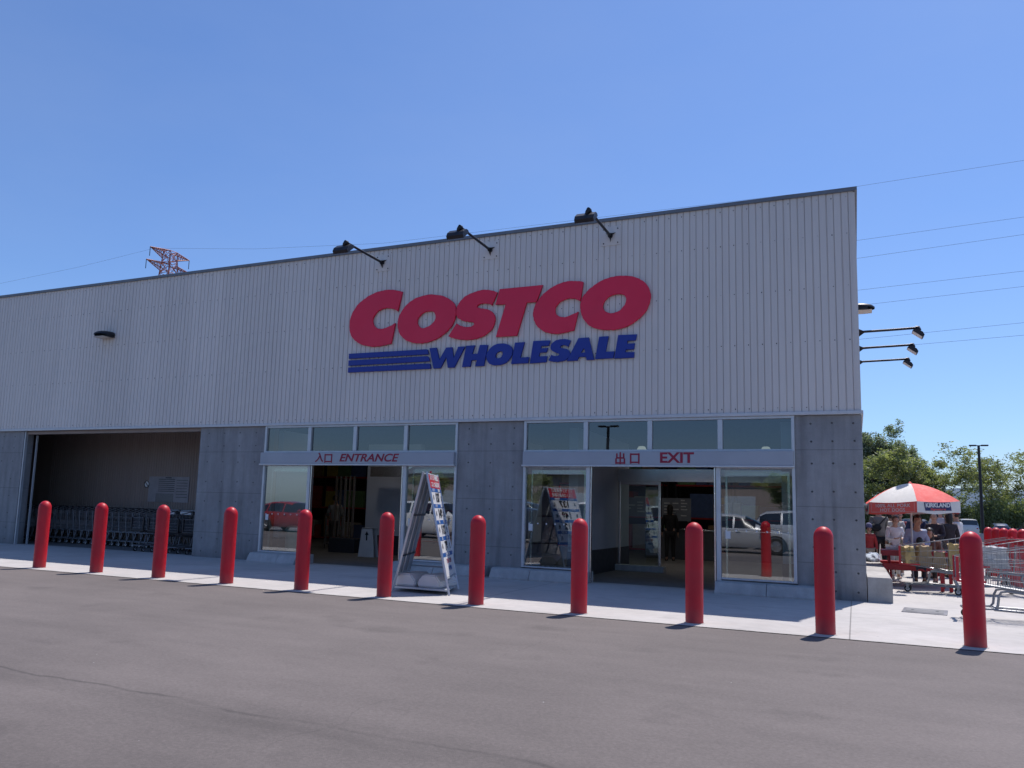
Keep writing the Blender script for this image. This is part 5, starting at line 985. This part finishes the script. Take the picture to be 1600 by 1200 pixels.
# ---------------- pylon and wires ----------------
t=thing('power_pylon','red and white lattice power pylon, its top arms showing over the roofline at left','pylon',(-173.9,144.5,0)); 
d0=(Vector((-173.9,144.5,0))-cam.location); 
g=G(); top=73.5
def lat(a,b,r=.12): g.tube([a,b],r,4,cap=False)
def tower():
    lv=[0,18,32,44,54,60,64.2,67.4,70.6]
    hw=lambda z: 6.5*(1-z/72)**1.1+1.15
    C=[[Vector((sx*hw(z),sy*hw(z),z)) for sx,sy in ((-1,-1),(1,-1),(1,1),(-1,1))] for z in lv]
    for i in range(len(lv)-1):
        for k in range(4):
            lat(C[i][k],C[i+1][k],.17); lat(C[i][k],C[i+1][(k+1)%4],.09); lat(C[i][(k+1)%4],C[i+1][k],.09); lat(C[i+1][k],C[i+1][(k+1)%4],.09)
tower(); g.build('tower_body',M['pylon'],t)
ARMD=Vector((.06,1,0)).normalized()
for (z,L) in ((69.9,6.7),(66.1,7.6),(59,8.5)):
    for s in (-1,1):
        g=G(); D=ARMD*s; N=Vector((-D.y,D.x,0))
        tip=D*L+Vector((0,0,z+.2)); base=[D*1.2+N*1.2+Vector((0,0,z+.7)),D*1.2-N*1.2+Vector((0,0,z+.7)),D*1.2+N*1.2+Vector((0,0,z-1.6)),D*1.2-N*1.2+Vector((0,0,z-1.6))]
        for b in base: lat(b,tip,.13)
        for k in range(1,6):
            f=k/6; P=[b.lerp(tip,f) for b in base]; Q=[b.lerp(tip,f-1/6) for b in base]
            for a_,b_ in ((0,1),(2,3),(0,2),(1,3)): lat(P[a_],P[b_],.07); lat(Q[a_],P[b_],.06)
        ar=g.build('cross_arm',M['pylon'],t)
        g=G(); g.tube([tip,tip+Vector((0,0,-2.6))],.10,6); g.build('insulator',M['dark'],ar)
# conductors: real sagging cables
import itertools
def at_plane(px,py,Y):
    """pixel of the 1600x1200 picture -> point on the plane y=Y"""
    d=fw+rr*((px-800+35.2)/1246.8)+uu*((600+32.7-py)/1246.8); C0=cam.location; return C0+d*((Y-C0.y)/d.y)
def cable(label,pts,Y):
    P=[at_plane(px,py,Y) for px,py in pts]; g=G(); out=[]
    for i in range(len(P)-1):
        for k in range(10): out.append(P[i].lerp(P[i+1],k/10))
    out.append(P[-1]); g.tube(out,.024,4); o=g.build('power_cable',M['wire']); tag(o,label,'cable','power cables across the sky'); return o
CB=[('topmost thin power cable crossing high at right, passing above the roof corner',((600,380),(1335,292),(1700,235))),
('second thin power cable from the top right of the building',((1100,400),(1345,375),(1700,325))),('third thin power cable from the top right of the building',((1100,430),(1345,403),(1700,352))),
('fourth thin power cable from the top right of the building',((1100,477),(1345,453),(1700,412))),('fifth thin power cable right of the dome wall lamp',((1100,497),(1345,477),(1700,436))),
('sixth thin power cable at the height of the side floodlights',((1100,550),(1345,530),(1700,494))),('lowest thin power cable right of the building',((1100,565),(1345,546),(1700,515))),
('thin power cable running left from the upper pylon arm',((-60,455),(0,443),(120,418),(237,389))),('thin power cable running right from the pylon over the roof',((240,388),(400,389),(600,380)))]
for l,p in CB: cable(l,p,150)
# ---------------- things inside, seen through the doorways ----------------
t=thing('sliding_door_stack','row of upright stainless door leaves parked inside the entrance','door')
t.location=(-13.9,4.3,0)
for i,(dx,dy) in enumerate(((-.38,.1),(-.24,.12),(-.13,.2),(.10,.1),(.24,.12),(.0,.45))):
    g=G(); g.cbox((dx,dy,.45),(dx+.055,dy+.055,2.25),.006); g.build('door_post',M['steel'],t)
g=G(); g.cbox((-.45,0,0),(.45,.5,.42),.02); g.build('door_base',M['wallskirt'],t)
t=thing('floor_sign','small white folding floor sign with a black arrow inside the entrance','sign',(-12.3,3.2,0))
g=G(); g.prism([(-.26,0),(.26,0),(.17,.78),(-.17,.78)],-.02,.0,'y'); g.prism([(-.26,0),(.26,0),(.17,.78),(-.17,.78)],.18,.2,'y'); g.box((-.17,-.02,.76),(.17,.2,.79)); g.build('sign_body',M['paper'],t)
g=G(); g.prism([(-.02,.45),(.02,.45),(.02,.6),(.06,.6),(0,.7),(-.06,.6),(-.02,.6)],-.026,-.021,'y'); g.build('arrow',M['ink'],t)
def counter(label,x,y,w,seed):
    t=thing('checkout_counter',label,'counter',(x,y,0),0,'counters deep inside the shop'); rnd=random.Random(seed)
    g=G(); g.cbox((-w/2,-.4,0),(w/2,.4,.9),.02); g.build('counter_body',mat('counter_grey_%d'%seed,(.10,.10,.11),.5),t)
    g=G(); g.cbox((-w/2-.03,-.43,.9),(w/2+.03,.43,.95),.01); g.build('counter_top',M['steel'],t)
    g=G(); g.cbox((-.2,-.1,.95),(.2,.1,1.35),.02); g.build('till',M['dark'],t)
counter('grey checkout counter inside the exit, left one',-5.2,10.5,2.2,1); counter('grey checkout counter inside the exit, right one',-2.9,11.2,1.8,2)
def poster(label,x,y,z,w,h,rows):
    t=thing('wall_poster',label,'poster',(x,y,z),0,'notice panels inside the shop'); g=G(); g.box((-w/2,0,-h/2),(w/2,.02,h/2)); g.build('sheet',mat('poster_grey_%d'%rows,(.22,.24,.28),.5),t)
    g=G(); rnd=random.Random(rows)
    for i in range(rows):
        for j in range(3):
            if rnd.random()<.7: g.box((-w*.42+j*w*.29,-.004,h*.38-i*h*.8/rows),(-w*.42+j*w*.29+w*rnd.uniform(.1,.24),-.001,h*.38-i*h*.8/rows+h*.3/rows))
    g.build('printed_lines',M['paper'],t)
poster('wide notice panel inside the exit, left of the inner glass door',-6.6,9.6,1.6,1.1,.6,5); poster('notice panel inside the exit, right of the inner glass door',-5.2,9.6,1.55,.9,.7,6); poster('small lit notice at the right inside the exit',-3.9,9.6,1.5,.35,.5,4)
def rack(label,x,y,rz,w,seed):
    t=thing('goods_rack',label,'shelf',(x,y,0),rz,'racks of goods inside the shop'); rnd=random.Random(seed)
    for a in (-w/2,0,w/2):
        for b_ in (-.45,.45): g=G(); g.box((a-.04,b_-.04,0),(a+.04,b_+.04,3.4)); g.build('upright',M['dark'],t)
    for z in (.12,1.3,2.5):
        g=G(); g.box((-w/2,-.5,z-.06),(w/2,.5,z)); g.build('shelf_board',M['redplastic'],t)
        x0=-w/2+.06
        while x0<w/2-.5:
            ww=rnd.uniform(.35,.9); ww=min(ww,w/2-.05-x0); hh=rnd.uniform(.45,.95); g=G(); g.cbox((x0,-.42,z+.002),(x0+ww-.04,.4,z+hh),.01); c=rnd.choice([(.35,.22,.12),(.45,.42,.38),(.10,.16,.34),(.42,.06,.05),(.16,.3,.14),(.5,.4,.1)]); g.build('goods_box',cloth(c),t); x0+=ww
rack('rack of boxed goods deep inside the entrance, left',-19.5,11.5,0,4,1); rack('rack of boxed goods deep inside the entrance, right',-15.0,12.5,0,4,2); rack('rack of boxed goods deep inside the exit, left',-8.6,14.5,0,4,3); rack('rack of boxed goods deep inside the exit, right',-4.2,15.0,0,4,4)
t=thing('inner_glass_door','inner glass door with stainless frame standing in the exit vestibule','door',(-5.5,3.95,0))
g=G()
for a in (0.0,1.0): g.cbox((a,0,.15),(a+.06,.05,2.18),.006)
g.box((.06,.005,2.1),(1.0,.045,2.18)); g.build('door_frame',M['steel'],t); g=G(); g.quad((.06,.025,.15),(1.0,.025,.15),(1.0,.025,2.1),(.06,.025,2.1)); g.build('glass_pane',M['glass'],t,fix=False)
g=G(); g.cbox((-.1,-.1,0),(1.15,.2,.15),.01); g.build('threshold_curb',M['curb'],t)
t=thing('waste_bin','pale green round bin behind the left entrance pane','bin',(-12.85,.75,0)); g=G(); g.lathe([(.19,0),(.22,.70),(.225,.72)],(0,0,0),24); g.build('bin_body',mat('bin_green',(.38,.46,.40),.5),t); g=G(); g.lathe([(.235,.72),(.235,.76),(.16,.84),(.02,.86)],(0,0,0),24); g.build('lid',M['white'],t)
o=bag('crumpled white cloth bundle on the floor behind the glass left of the exit',-6.02,.62,.01,.5,.36,.2,M['paper'],9,0,.06); del o['group']; o['category']='bundle'; o.name='cloth_bundle'
cart('shopping cart before the shopper inside the entrance',-15.6,6.3,R(-55),M['cartdark'],M['redplastic'],'carts inside the shop')
# ---------------- what the shop glass mirrors, behind the viewer ----------------
CTR=cart('red-trimmed cart in the nested train at the right edge beyond the bollards',3.9,6.2,R(90),M['cart'],M['redplastic'],'nested red-trimmed carts at the right edge')
for i in range(9):      # short train of red-trimmed carts beyond the table
    q=dup(CTR,(3.9+.0*i,6.2+.30*i,0),R(90)) if i else CTR
    if i: q['label']=CTR['label']
t=thing('distant_shed','long low grey shed far behind the viewer, reflected as a dark band in the transoms','building',(-20,-95,0))
g=G(); g.box((-45,-8,0),(45,0,6.6)); g.build('wall',M['bayside'],t); g=G(); g.prism([(-9,6.6),(.8,6.6),(-4,8.0)],-46,46,'x'); g.build('roof',M['coping'],t)
for i in range(8):
    g=G(); g.cbox((-40+i*11,.0,0),(-36+i*11,.08,4),.02); g.build('shutter_door',M['alu'],t)
for i,x in enumerate((-48,-36,-28,-6,8,20)):
    tree('tree behind the viewer, reflected low in the shop glass, number %s from the left'%['one','two','three','four','five','six'][i],x,-72-(i%3)*4,(12,13,14)[i%3],(9.0,9.6,10.2)[i%3],(1.25,1.1,1.2)[i%3],'round',0,i*1.3,.62,'trees behind the viewer')
